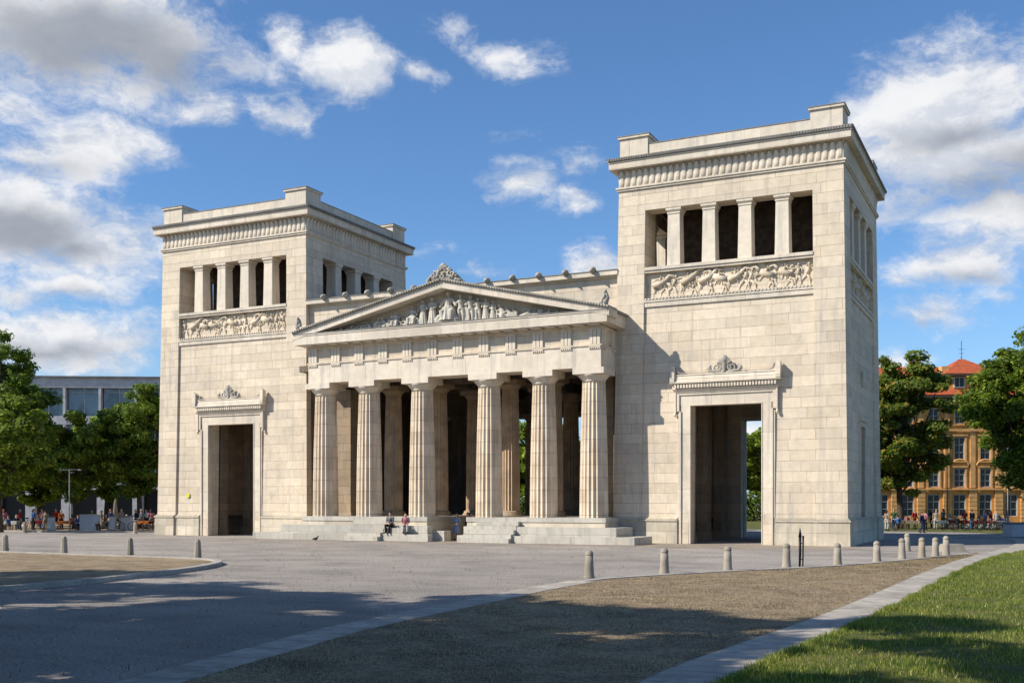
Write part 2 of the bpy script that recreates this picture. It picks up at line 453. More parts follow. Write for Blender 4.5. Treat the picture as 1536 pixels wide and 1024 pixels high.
    s2.xf(lambda x, y, z: (w_out * (X + x), y, z)); s2.build('side_door_frame', M['trim'], body)
    return body

def human(mb, base, h, face=1, pose=None, y=0, thick=.08, arms=None, n=6, rnd=random):
    """low relief striding or falling figure made of limbs"""
    x0, z0 = base; s = h
    lean = rnd.uniform(-.35, .35) * face
    hip = (x0, y, z0 + .48 * s); ch = (x0 + lean * .35 * s, y - .02, z0 + .78 * s); hd = (x0 + lean * .5 * s, y - .03, z0 + .93 * s)
    mb.tube([hip, ((hip[0] + ch[0]) / 2, y, (hip[2] + ch[2]) / 2), ch], [.085 * s, .075 * s, .095 * s], n)
    mb.tube([ch, hd], [.04 * s, .035 * s], n); mb.ball(hd, .07 * s, n, 5)
    for sg in (-1, 1):
        st = rnd.uniform(.1, .32) * s
        kn = (x0 + sg * st * .8, y - .03 * (sg > 0), z0 + .26 * s); ft = (x0 + sg * st * rnd.uniform(.8, 1.3), y, z0 + .02)
        mb.tube([hip, kn, ft, (ft[0] + face * .08 * s, y, ft[2])], [.065 * s, .05 * s, .03 * s, .025 * s], n)
        ea = rnd.uniform(-1.2, 1.4)
        el = (ch[0] + sg * .17 * s * math.cos(ea), y - .03, ch[2] + .17 * s * math.sin(ea) + .04 * s)
        eb = ea + rnd.uniform(-1.2, 1.2)
        ha = (el[0] + sg * .17 * s * math.cos(eb), y - .03, el[2] + .17 * s * math.sin(eb))
        mb.tube([(ch[0] + sg * .06 * s, y, ch[2] + .04 * s), el, ha], [.04 * s, .035 * s, .025 * s], n)
        if rnd.random() < .3: mb.tube([(ha[0] - .1 * s, y - .02, ha[2] - .25 * s), (ha[0] + .12 * s, y - .02, ha[2] + .35 * s)], .014 * s + .006, 4)
    if rnd.random() < .5:
        cx = x0 - face * .2 * s   # flying cloak
        mb.tube([ch, (cx, y + .02, ch[2] - .05 * s), (cx - face * .25 * s, y + .03, ch[2] - .2 * s), (cx - face * .3 * s, y + .03, z0 + .3 * s)], [.05 * s, .07 * s, .06 * s, .02 * s], n, flat=.5)

def horse(mb, x0, z0, s, face, rnd=random, y=0):
    n = 7; up = rnd.uniform(0, .25) * s
    rear = (x0 - face * .32 * s, y, z0 + .55 * s); fr = (x0 + face * .28 * s, y - .02, z0 + .62 * s + up)
    mb.tube([rear, ((rear[0] + fr[0]) / 2, y, (rear[2] + fr[2]) / 2 - .03), fr], [.16 * s, .14 * s, .16 * s], n)
    nk = (fr[0] + face * .2 * s, y - .03, fr[2] + .26 * s); hd = (nk[0] + face * .2 * s, y - .04, nk[2] - .06 * s)
    mb.tube([fr, nk, hd, (hd[0] + face * .08 * s, y - .04, hd[2] - .08 * s)], [.13 * s, .085 * s, .06 * s, .04 * s], n)
    for sg, b in ((0, rear), (1, rear)):
        k = (b[0] + face * rnd.uniform(-.1, .15) * s, y, b[2] - .26 * s); hk = (k[0] - face * rnd.uniform(.05, .18) * s, y, k[2] - .12 * s)
        mb.tube([b, k, hk, (hk[0] + face * .05 * s, y, z0 + .02)], [.1 * s, .055 * s, .035 * s, .025 * s], 6)
    for sg in (0, 1):
        k = (fr[0] + face * rnd.uniform(.08, .3) * s, y - .03, fr[2] - rnd.uniform(.08, .25) * s)
        mb.tube([(fr[0], y - .02, fr[2] - .06 * s), k, (k[0] - face * rnd.uniform(0, .15) * s, y, k[2] - .22 * s)], [.08 * s, .045 * s, .028 * s], 6)
    mb.tube([rear, (rear[0] - face * .2 * s, y, rear[2] + .08 * s), (rear[0] - face * .3 * s, y, rear[2] - .25 * s)], [.05 * s, .05 * s, .02 * s], 5)

def relief_panel(half, seed):
    rnd = random.Random(seed); mb = MB(); z0, z1 = 14.12, 15.5
    mb.box(-half + .002, half - .002, .075, .14, 13.99, 15.56)
    x = -half + .35
    while x < half - .3:
        r = rnd.random(); face = rnd.choice((-1, 1))
        if r < .5 and x < half - 1.2:
            horse(mb, x + .45, z0, 1.25 + rnd.uniform(-.1, .1), face, rnd, .03)
            human(mb, (x + .4, z0 + .45), .85, face, y=.0, rnd=rnd)
            if rnd.random() < .6: human(mb, (x + .75, z0), .75, -face, y=.0, rnd=rnd)
            x += rnd.uniform(.75, 1.05)
        else:
            human(mb, (x, z0), rnd.uniform(1.15, 1.35), face, y=.02, rnd=rnd)
            if rnd.random() < .35:   # shield
                mb.ball((x + .2 * face, 0, z0 + .75), (.2, .06, .22), 10, 5)
            x += rnd.uniform(.30, .48)
    # tattered drapery / rocks in gaps
    for k in range(int(half * 5)):
        xx = rnd.uniform(-half + .2, half - .2); zz = rnd.uniform(z0, z1 - .3)
        a = rnd.uniform(-1, 1); L = rnd.uniform(.2, .45)
        mb.tube([(xx, .06, zz), (xx + a * .2, .03, zz + L * .5), (xx + a * .1, .06, zz + L)], [.02, .045, .015], 5)
    return mb.xf(lambda x, y, z: (max(-half + .01, min(half - .01, x)), min(.14, max(-.17, y * 1.35)), min(15.55, max(13.99, z))))

def spiral(mb, cx, cz, r0, turns, sgn, y, rad=.05, n=22, start=0):
    pts = []
    for i in range(n):
        t = i / (n - 1); a = start + sgn * t * turns * 2 * PI; r = r0 * (1 - .85 * t)
        pts.append((cx + r * math.cos(a), y, cz + r * math.sin(a)))
    mb.tube(pts, [rad * (1 - .5 * i / n) for i in range(n)], 6)

def door_surround():
    d = MB(); jw = 2.03
    for s in (-1, 1):
        d.box(s * (jw + .01), s * (jw + .52), -.04, .4, 0, 7.86)      # jamb
        d.box(s * (jw + .52), s * (jw + .62), -.12, .3, 0.0, 7.5)       # outer fillet
        d.box(s * (jw + .62), s * (jw + .72), -.07, .3, 1.5, 7.4)
        d.box(s * (jw + .62), s * (jw + .80), -.12, .3, 7.5, 8.55)      # crossette ears
        d.box(s * (jw + .80), s * (jw + .88), -.17, .3, 7.42, 8.62)
        d.ball((s * (jw + .86), -.12, 7.32), (.09, .1, .14), 8, 5)
        d.box(s * (jw - .02), s * (jw + .03), -.07, .2, 0, 7.86)
    d.box(-(jw + .62), jw + .62, -.04, .4, 7.86, 8.42)
    d.box(-(jw + .8), jw + .8, -.11, .3, 8.42, 8.55); d.box(-(jw + .8), jw + .8, -.16, .3, 8.55, 8.62)
    d.box(-(jw - .03), jw - .03, -.07, .2, 7.81, 7.858)
    W = 3.12
    d.frustum(-W + .18, W - .18, -.20, .3, 8.62, 8.74, -.08, -.08)
    n = 34
    for k in range(n):
        x = -W + .22 + (2 * W - .44) * (k + .5) / n
        d.box(x - .055, x + .055, -.36, -.2, 8.80, 9.02)
    d.box(-W + .1, W - .1, -.22, .3, 8.74, 9.06)
    d.box(-W, W, -.42, .3, 9.06, 9.14)
    d.frustum(-W + .04, W - .04, -.36, .3, 9.14, 9.50, .03, .07); d.box(-W + .05, W - .05, -.33, .3, 9.50, 9.56)
    for s in (-1, 1):
        x = s * (W - .14)
        d.prism([(x - .13, 9.14), (x + .13, 9.14), (x + .15, 10.0), (x + s * .02, 10.12), (x - .12, 9.98)], -.45, -.1)
    return d
def door_crest():
    a = MB(); W = 3.12
    for s in (-1, 1):
        spiral(a, s * .42, 9.86, .27, 1.6, s, -.30, .07, start=(PI if s > 0 else 0) - s * PI / 2)
        a.tube([(s * .1, -.3, 9.55), (s * .35, -.3, 9.6), (s * .8, -.3, 9.68), (s * .95, -.3, 9.85), (s * .75, -.3, 10.0)], [.06, .07, .08, .09, .05], 7)
        a.ball((s * .86, -.28, 9.8), (.14, .1, .17), 8, 6)
        for k in range(3):
            an = PI / 2 + s * (.35 + .4 * k)
            a.tube([(0, -.3, 10.0), (-.35 * math.cos(an) * -1 * 1, -.33, 10.0 + .35 * math.sin(an)), (.42 * math.cos(an), -.36, 10.02 + .45 * math.sin(an))], [.07, .09, .035], 6)
        x = s * (W - .22)
        a.tube([(x, -.3, 10.02), (x - s * .16, -.3, 9.9), (x - s * .24, -.3, 9.66), (x - s * .4, -.3, 9.66)], [.07, .08, .07, .04], 7)
    a.tube([(-2.6, -.3, 9.63), (2.6, -.3, 9.63)], .035, 6)
    for k in range(7):
        an = PI * (k + .5) / 7; a.tube([(0, -.3, 10.0), (.18 * math.cos(an), -.34, 10.1 + .25 * math.sin(an)), (.27 * math.cos(an), -.36, 10.15 + .4 * math.sin(an))], [.06, .07, .04], 6)
    a.tube([(0, -.3, 9.6), (0, -.3, 10.1), (0, -.36, 10.5)], [.1, .15, .06], 8)
    a.ball((0, -.36, 10.3), (.2, .13, .24), 9, 7)
    return a

crestm = remeshed(door_crest(), 'door_crest', M['grey'], .028)
w_out = -1
left_tower = ptower(gate); left_tower.location = (-11.204 - TW / 2, TD / 2, 0)
left_tower['label'] = 'farther left tower of the gate'
w_out = 1
right_tower = ptower(gate); right_tower.location = (11.204 + TW / 2, TD / 2, 0)
right_tower['label'] = 'nearer right tower of the gate'

# ---- connecting block behind the portico
b = MB(); X = 11.15
b.box(-X, X, .3, .9, 12.4, 15.55); b.box(-X, X, TD - .9, TD - .3, 12.4, 15.55); b.box(-X, X, .9, TD - .9, 15.0, 15.5)
hall = b.build('connecting_block', M['wall'], gate)
b = MB()
for (ya, yb, s) in ((.3, .9, -1), (TD - .3, TD - .9, 1)):
    b.box(-X, X, ya + s * .1, yb, 15.55, 15.66); b.box(-X, X, ya + s * .42, yb, 15.66, 15.92)
b.box(-X, X, .9, TD - .9, 15.66, 15.9)
b.build('eaves_cornice', M['trim'], hall)
b = MB(); b.box(-X, X, -.16, TD + .16, 15.92, 15.97); b.build('roof_edge', M['coping'], hall)
for k in range(12):
    s = MB(); s.ball((0, -.12, 0), (.17, .22, .17), 10, 7)
    for a in range(9):
        an = 2 * PI * a / 9; s.ball((.15 * math.cos(an), -.02, .15 * math.sin(an)), (.07, .1, .07), 6, 4)
    s.ball((0, -.32, -.06), (.08, .08, .06), 7, 5); s.box(-.1, .1, -.1, .2, -.14, .08)
    s.build('lion_head_spout', M['grey'], hall, loc=(-9.62 + k * 1.75, -.14, 16.02))

# ---- portico
XL, XR = -9.15, 11.05; XC = 1.1; YF = -2.5
e = MB()
def frame(mb, out, z0, z1, back=.29, th=1.5):
    mb.box(XL - out, XR + out, YF - out, YF - out + th + out, z0, z1)
    mb.box(XL - out, XL + th, YF + th, back, z0, z1)
    mb.box(XR - th, min(XR + out, 11.18) if out < .2 else XR + out, YF + th, back - .3, z0, z1)
frame(e, 0, 10.0, 11.2); ent = e.build('entablature', M['trim'], gate)
e = MB(); frame(e, .06, 11.2, 11.30, .28)
frame(e, -.05, 11.30, 12.2, .27); frame(e, .04, 12.2, 12.36, .26)
e.build('frieze_band', M['wall'], ent)
def trig():
    t = MB()
    for k in (-1, 0, 1): t.frustum(k * .225 - .09, k * .225 + .09, -.1, .05, 0, .82, .0, .0)
    t.box(-.335, .335, -.045, .05, 0, .82); t.box(-.345, .345, -.12, .05, .82, .895)
    t.box(-.335, .335, -.12, .05, -.19, -.115)
    for k in range(6): t.frustum(-.31 + k * .125 - .035, -.31 + k * .125 + .035, -.12, .0, -.27, -.19, .01, .01)
    return t
trm = trig().mesh('triglyph', M['trim'])
tx = [XL + .36 + k * (XR - XL - .72) / 11 for k in range(12)]
for x in tx: link('triglyph', trm, ent, loc=(x, YF + .05, 11.3))
for k in range(2):
    link('triglyph', trm, ent, loc=(XR - .05, YF + .4 + k * 1.65, 11.3), rz=PI / 2)
e = MB(); # corona with soffit blocks
e.box(XL - .62, XR + .62, YF - .68, .28, 12.42, 12.98)
e.box(XL - .66, XR + .66, YF - .72, .27, 12.98, 13.06)
e.build('horizontal_cornice', M['trim'], ent)
e = MB()
for k in range(23):
    x = XL + .36 + k * (XR - XL - .72) / 22
    e.box(x - .33, x + .33, YF - .62, YF - .05, 12.355, 12.42)
e.build('mutule', M['trim'], ent)
e = MB(); e.box(XL - .68, XR + .68, YF - .74, -.1, 13.06, 13.12); e.build('cornice_top', M['coping'], ent)
# pediment
EL, ER = XL - .75, XR + .75; ZB, ZA = 13.12, 15.74
ped = MB(); ped.prism([(XL - .1, 13.12), (XR + .1, 13.12), (XC, 15.25)], YF + .35, YF + .8)
pediment = ped.build('pediment', M['wall'], gate)
def rake(d0, d1, y0, y1, mat, name, par):
    r = MB()
    for (xe) in (EL, ER):
        s = 1 if xe > XC else -1
        # d0/d1 measured downwards from the raking top edge
        r.prism([(XC, ZA - d0), (xe, ZB + .18 - d0), (xe, ZB + .18 - d1), (XC, ZA - d1)], y0, y1)
    return r.build(name, mat, par)
rc = rake(.17, .56, YF - .70, YF + .6, M['trim'], 'raking_cornice', pediment)
rake(.09, .17, YF - .74, YF + .6, M['grey'], 'raking_moulding', pediment)
rake(.0, .09, YF - .82, YF + .6, M['coping'], 'raking_sima', pediment)
rb = MB()
for xe in (EL, ER):
    line = lambda t, d: (XC + (xe - XC) * t, ZA - d + (ZB + .18 - ZA) * t)
    pts = [line(0, .02), line(1, .02)]
    for k in range(61, -1, -1):
        for (q, d) in ((.95, .05), (.9, .125), (.4, .125), (.35, .05)): pts.append(line((k + q) / 62, d))
    r_ = MB(); r_.prism(pts, YF - .87, YF - .823); r_.build('raking_edging', M['grey'], pediment)
rr = MB()
for xe in (EL, ER): rr.prism([(XC, ZA - .05), (xe, ZB + .13), (xe, ZB - .02), (XC, ZA - .3)], YF + .6, .31)
rr.build('portico_roof', M['coping'], pediment)
# acroteria
a = MB(); rnd = random.Random(4)
a.prism([(-.95, -.25), (0, 0), (.95, -.25), (.5, .45), (.15, .85), (-.15, .85), (-.5, .45)], -.06, .08)
for k in range(150):
    t = rnd.uniform(-1, 1); hgt = .95 * (1 - abs(t)) ** .75 + .12
    z = rnd.uniform(0, hgt); a.ball((t * 1.0, rnd.uniform(-.1, .1), z + (-.02 - .22 * abs(t))), (rnd.uniform(.07, .15), .12, rnd.uniform(.06, .13)), 6, 4)
for s in (-1, 1):
    spiral(a, s * .55, .32, .28, 1.3, s, -.12, .07, start=PI / 2); spiral(a, s * .2, .75, .18, 1.2, s, -.12, .05, start=PI / 2)
a.ball((0, -.05, .95), (.17, .13, .2), 8, 6)
a.xf(lambda x, y, z: (x * 1.12, y, z * .84)).build('crown_acroterion', M['grey'], pediment, loc=(XC + .02, YF - .45, ZA))
for (x, z, nm, sc_) in ((EL + .22, ZB + .2, 'corner_acroterion', 1), (ER - .3, ZB + .2, 'corner_acroterion', -1)):
    a = MB(); 
    for k in range(26):
        t = rnd.random(); a.ball((sc_ * (.35 - .35 * t) * rnd.uniform(.1, 1) * 1.2, rnd.uniform(-.12, .12), t * .85), (.1, .11, .12), 6, 4)
    a.tube([(sc_ * .1, 0, 0), (sc_ * -.08, 0, .45), (sc_ * .02, 0, .95)], [.18, .15, .05], 7)
    a.tube([(sc_ * .2, 0, .2), (sc_ * .55, 0, .15), (sc_ * .7, 0, .05)], [.14, .1, .04], 7)
    a.build(nm, M['grey'], pediment, loc=(x, YF - .4, z))

# statues in the pediment
def statue(kind, h, seed, face=1):
    r = random.Random(seed); m = MB(); n = 10
    def folded(x0, zb, zt, r0, r1, folds=9, amp=.16, dx=0):
        rings = []
        for i in range(7):
            t = i / 6; z = zb + (zt - zb) * t; rad = r0 + (r1 - r0) * t ** .7
            rings.append([(x0 + dx * t + rad * (1 + amp * (1 - t * .6) * math.sin(folds * 2 * PI * j / 40 + i * .3)) * math.cos(2 * PI * j / 40),
                           rad * .75 * (1 + amp * (1 - t * .6) * math.sin(folds * 2 * PI * j / 40 + i * .3)) * math.sin(2 * PI * j / 40), z) for j in range(40)])
        m.rings(rings)
    if kind == 'robe':
        folded(0, 0, h * .6, h * .17, h * .10); m.tube([(0, 0, h * .55), (0, 0, h * .68), (0, 0, h * .8), (0, 0, h * .84)], [h * .1, h * .095, h * .12, h * .05], n)
        m.tube([(0, 0, h * .8), (0, -.01, h * .9)], h * .04, n); m.ball((0, -.02, h * .93), (h * .06, h * .065, h * .075), n, 7)
        for s in (-1, 1):
            a1 = r.uniform(-.2, 1); m.tube([(s * h * .1, 0, h * .79), (s * h * .16, -.03, h * .65), (s * h * (.16 - .12 * a1), -h * .1, h * (.55 + .1 * a1))], [h * .045, h * .04, h * .03], 7)
    elif kind == 'hero':
        for s in (-1, 1):
            m.tube([(s * h * .05, 0, h * .5), (s * h * .08, -.03 * s, h * .27), (s * h * .07, .0, h * .03), (s * h * .07, -h * .09, 0.02)], [h * .075, h * .05, h * .032, h * .03], n)
            a1 = r.uniform(0, 1); m.tube([(s * h * .11, 0, h * .8), (s * h * .2, 0, h * .68), (s * h * (.26 - .2 * a1), -h * .08, h * (.55 + .2 * a1))], [h * .045, h * .04, h * .03], 7)
        m.tube([(0, 0, h * .47), (0, 0, h * .62), (0, 0, h * .78), (0, 0, h * .83)], [h * .1, h * .085, h * .125, h * .05], n)
        m.tube([(0, 0, h * .8), (0, -.01, h * .9)], h * .04, n); m.ball((0, -.02, h * .93), (h * .06, h * .065, h * .075), n, 7)
        m.tube([(face * h * .1, .05, h * .78), (face * h * .2, .08, h * .5), (face * h * .16, .08, h * .05)], [h * .05, h * .11, h * .12], n, flat=.5)
    elif kind == 'throne':
        folded(0, h * .1, h * .52, h * .27, h * .17, 11); m.tube([(-h * .26, 0, 0), (-h * .26, 0, .01)], .02, 5)
        m.box(-h * .28, h * .28, -.16, .2, 0, h * .1)
        m.tube([(0, .02, h * .45), (0, .0, h * .62), (0, 0, h * .76), (0, 0, h * .81)], [h * .14, h * .1, h * .12, h * .05], n)
        m.tube([(0, 0, h * .8), (0, 0, h * .88)], h * .04, n); m.ball((0, -.02, h * .92), (h * .06, h * .06, h * .075), n, 7)
        for s in (-1, 1):
            m.tube([(s * h * .1, 0, h * .76), (s * h * .2, -.02, h * .62), (s * h * .24, -.06, h * .52)], [h * .05, h * .045, h * .035], 7)
            m.tube([(s * h * .08, -.05, h * .42), (s * h * .15, -.18, h * .38), (s * h * .13, -.2, h * .12)], [h * .09, h * .08, h * .06], 8)
    elif kind == 'crouch':
        m.tube([(0, .02, .1 * h), (face * -.08, 0, h * .35), (face * .06, 0, h * .62), (face * .1, 0, h * .7)], [h * .2, h * .2, h * .16, h * .07], n)
        m.ball((face * .14, -.02, h * .87), h * .11, n, 7); m.tube([(face * .1, 0, h * .65), (face * .14, 0, h * .82)], h * .06, 7)
        for s in (-1, 1):
            m.tube([(0, -.05 * s, .2 * h), (face * .24, -.08 * s, h * .38), (face * .22, -.08 * s, .03)], [h * .12, h * .09, h * .06], 8)
            m.tube([(face * .05, -.1 * s, h * .62), (face * .22, -.12, h * .48), (face * .3, -.1, h * .62)], [h * .06, h * .05, h * .04], 7)
    elif kind == 'lie':
        m.tube([(-.45, 0, .06), (-.2, 0, .1), (0, 0, h * .5), (.16, 0, h * .8)], [.05, .08, .1, .06], n)
        m.ball((.22, -.02, h * .95), .075, n, 7); m.tube([(.0, -.05, h * .5), (-.15, -.1, .3 * h), (-.3, -.1, .05)], [.06, .05, .04], 7)
        m.tube([(.12, -.05, h * .7), (.3, -.1, h * .4), (.34, -.1, .03)], [.05, .04, .03], 7)
    elif kind == 'scroll':
        m.tube([(-.35, 0, .08), (0, 0, .12), (.22, 0, .3 * h + .1), (.26, 0, h * .75), (.1, 0, h * .95), (0, 0, h * .8)], [.09, .14, .13, .1, .09, .05], n)
        m.tube([(-.3, .05, .05), (.3, .05, .05)], .07, 7)
    elif kind == 'block':
        m.box(-.2, .2, -.16, .16, 0, h)
    return remeshed(m, 'statue', M['grey'] if False else M['statue'], .022)
M['statue'] = ashlar('statue_stone', (.60, .55, .46), (.47, .43, .355), MO, blocks=False, orange=.1, grey=.5, weather=1.2)
stl = [(-6.87, 'lie', .24, 1), (-6.05, 'lie', .33, 1), (-5.05, 'crouch', .52, 1), (-5.6, 'lie', .3, 1), (-3.96, 'crouch', .72, 1), (-3.38, 'crouch', .74, -1), (-2.54, 'throne', .98, 1),
       (-1.34, 'throne', 1.22, 1), (-1.85, 'crouch', .6, -1), (-.59, 'robe', 1.5, 1), (.07, 'robe', 1.6, 1), (1.18, 'throne', 1.86, 1), (2.05, 'hero', 1.6, 1), (2.7, 'hero', 1.5, 1),
       (3.72, 'robe', 1.27, 1), (4.2, 'robe', 1.08, -1), (4.8, 'crouch', .92, -1), (5.62, 'block', .32, 1), (5.7, 'crouch', .62, -1), (6.3, 'scroll', .5, -1), (7.1, 'scroll', .36, -1), (7.6, 'lie', .26, -1), (8.15, 'lie', .2, -1), (-4.5, 'crouch', .55, -1), (-3.0, 'crouch', .8, 1), (.5, 'crouch', .8, 1), (1.65, 'crouch', .75, -1), (3.2, 'hero', 1.35, -1), (5.25, 'crouch', .7, -1), (6.7, 'lie', .34, -1), (-7.6, 'lie', .2, 1), (-1.0, 'crouch', .7, -1)]
for k, (x, kd, h, fc) in enumerate(stl):
    so_ = link('statue', statue(kd, h, 50 + k, fc), pediment, loc=(x, YF + .05, 13.12)); so_.scale = (1.22, 1.25, 1.06)

# columns
def fluted(r0, r1, h, flutes=20, per=5, nz=14, depth=.115):
    m = MB(); rings = []; n = flutes * per
    for i in range(nz + 1):
        t = i / nz; r = (r0 + (r1 - r0) * t) + .03 * math.sin(PI * t); ring = []
        for j in range(n):
            ph = (j % per) / per; ring.append((r * (1 - depth * math.sin(PI * ph) ** .8) * math.cos(2 * PI * j / n), r * (1 - depth * math.sin(PI * ph) ** .8) * math.sin(2 * PI * j / n), h * t))
        rings.append(ring)
    m.rings(rings, sm=False); return m
shaft = fluted(.83, .66, 7.78).mesh('column_shaft', M['col'])
cap = MB(); cap.lathe([(.665, 0), (.68, .05), (.67, .07), (.69, .1), (.78, .2), (.88, .3), (.93, .37), (.92, .40)], n=32); cap.box(-.95, .95, -.93, .93, .40, .75)
capm = cap.mesh('capital', M['trim'])
CX6 = [-8.42, -5.05, -1.15, 3.52, 7.12, 10.28]
for x in CX6:
    c = link('column', shaft, gate, loc=(x, YF + .88, 1.47)); link('capital', capm, c, loc=(0, 0, 7.775))
# inner columns
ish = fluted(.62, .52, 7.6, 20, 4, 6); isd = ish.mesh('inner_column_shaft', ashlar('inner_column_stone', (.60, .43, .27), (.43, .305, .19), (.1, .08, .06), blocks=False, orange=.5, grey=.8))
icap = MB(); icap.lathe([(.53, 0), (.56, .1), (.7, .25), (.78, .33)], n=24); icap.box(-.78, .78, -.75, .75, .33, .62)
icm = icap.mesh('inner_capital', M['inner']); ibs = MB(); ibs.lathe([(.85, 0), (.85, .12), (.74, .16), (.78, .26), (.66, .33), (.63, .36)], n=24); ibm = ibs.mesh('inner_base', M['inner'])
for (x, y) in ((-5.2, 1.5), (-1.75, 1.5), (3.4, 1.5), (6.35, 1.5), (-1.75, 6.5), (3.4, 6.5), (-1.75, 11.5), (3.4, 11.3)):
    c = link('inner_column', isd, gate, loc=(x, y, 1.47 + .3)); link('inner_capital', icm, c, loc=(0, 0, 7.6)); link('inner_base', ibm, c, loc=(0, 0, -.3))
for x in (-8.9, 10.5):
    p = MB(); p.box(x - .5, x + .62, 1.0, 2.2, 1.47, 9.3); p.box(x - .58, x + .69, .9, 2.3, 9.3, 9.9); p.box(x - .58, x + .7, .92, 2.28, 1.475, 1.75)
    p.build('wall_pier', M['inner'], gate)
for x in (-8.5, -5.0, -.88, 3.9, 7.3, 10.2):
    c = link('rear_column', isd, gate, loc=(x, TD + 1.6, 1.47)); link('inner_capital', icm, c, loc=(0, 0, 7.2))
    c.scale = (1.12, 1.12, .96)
# hall ceiling and beams, inner walls, rear entablature
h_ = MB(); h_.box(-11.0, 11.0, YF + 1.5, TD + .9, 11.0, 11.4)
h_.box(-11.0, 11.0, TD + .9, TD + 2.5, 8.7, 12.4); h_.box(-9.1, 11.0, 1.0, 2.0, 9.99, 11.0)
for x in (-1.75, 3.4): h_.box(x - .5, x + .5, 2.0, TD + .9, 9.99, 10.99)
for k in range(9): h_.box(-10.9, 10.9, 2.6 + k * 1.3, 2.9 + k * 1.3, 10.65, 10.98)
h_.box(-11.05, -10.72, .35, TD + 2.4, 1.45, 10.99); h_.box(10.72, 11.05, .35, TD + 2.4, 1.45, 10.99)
h_.box(-10.72, -3.3, TD + 1.0, TD + 1.5, 0, 8.69)  # wall added to block the sky behind the left bays
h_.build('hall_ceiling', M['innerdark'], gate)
h_ = MB()   # rear gable, plain
h_.prism([(-10, 12.4), (12, 12.4), (1.1, 15.3)], TD + .9, TD + 2.7); h_.build('rear_gable', M['trim'], gate)
# stylobate and steps
st = MB()
PXL, PXR = .12, 2.55
for (a, b_) in ((-9.5, PXL - .35), (PXR + .0, 11.35)):
    st.box(a, b_, YF - .12, TD + 2.6, 0, 1.2)
st2 = MB()
for (a, b_) in ((-9.55, PXL - .3), (PXR - .05, 11.4)): st2.box(a, b_, YF - .17, TD + 2.65, 1.2, 1.47)
stl_ = st.build('stylobate', M['plinth'], gate); st2.build('stylobate_cap', M['step'], stl_)
st = MB()
st.box(-10.75, PXL + .05, YF - .75, YF - .12, 0, .93); st.box(PXR + .1, 12.25, YF - .75, YF - .12, 0, .93)
st.box(11.35, 12.25, YF - .12, -.5, 0, .93)
st.box(-12.6, PXL + .4, YF - 1.3, YF - .75, 0, .42); st.box(PXR - .05, 13.5, YF - 1.3, YF - .75, 0, .42)
st.box(12.25, 13.5, YF - .75, -.8, 0, .42); st.box(-12.6, -10.75, YF - .75, -.6, 0, .42)
st.box(PXL - .37, PXL + .85, YF - .12, YF + .7, 0, .62)
stp = st.build('steps', M['step'], gate)
for (xa, xb) in ((-5.4, -2.75), (3.35, 6.1)):
    s = MB(); n = 5
    for k in range(n):
        z1 = 1.2 - k * .24; y0 = YF - .12 - (k + 1) * .33
        s.box(xa - (.12 * k if xa > 0 else 0), xb, y0, y0 + .36, 0, z1 + .03)
    s.build('stair_flight', M['step'], gate)
s = MB(); s.box(-2.6, -1.2, YF - 1.22, YF - .76, .42, .80); s.build('stone_bench', M['step'], gate)
s = MB(); s.lathe([(.17, 0), (.17, .02), (.15, .05)], n=20)
s.xf(lambda x, y, z: (x, -z, y)); s.build('wall_medallion', simple('yellow_enamel', (.62, .60, .05), .4), left_tower, loc=(-3.83, -(TD / 2 + .15), 2.84))

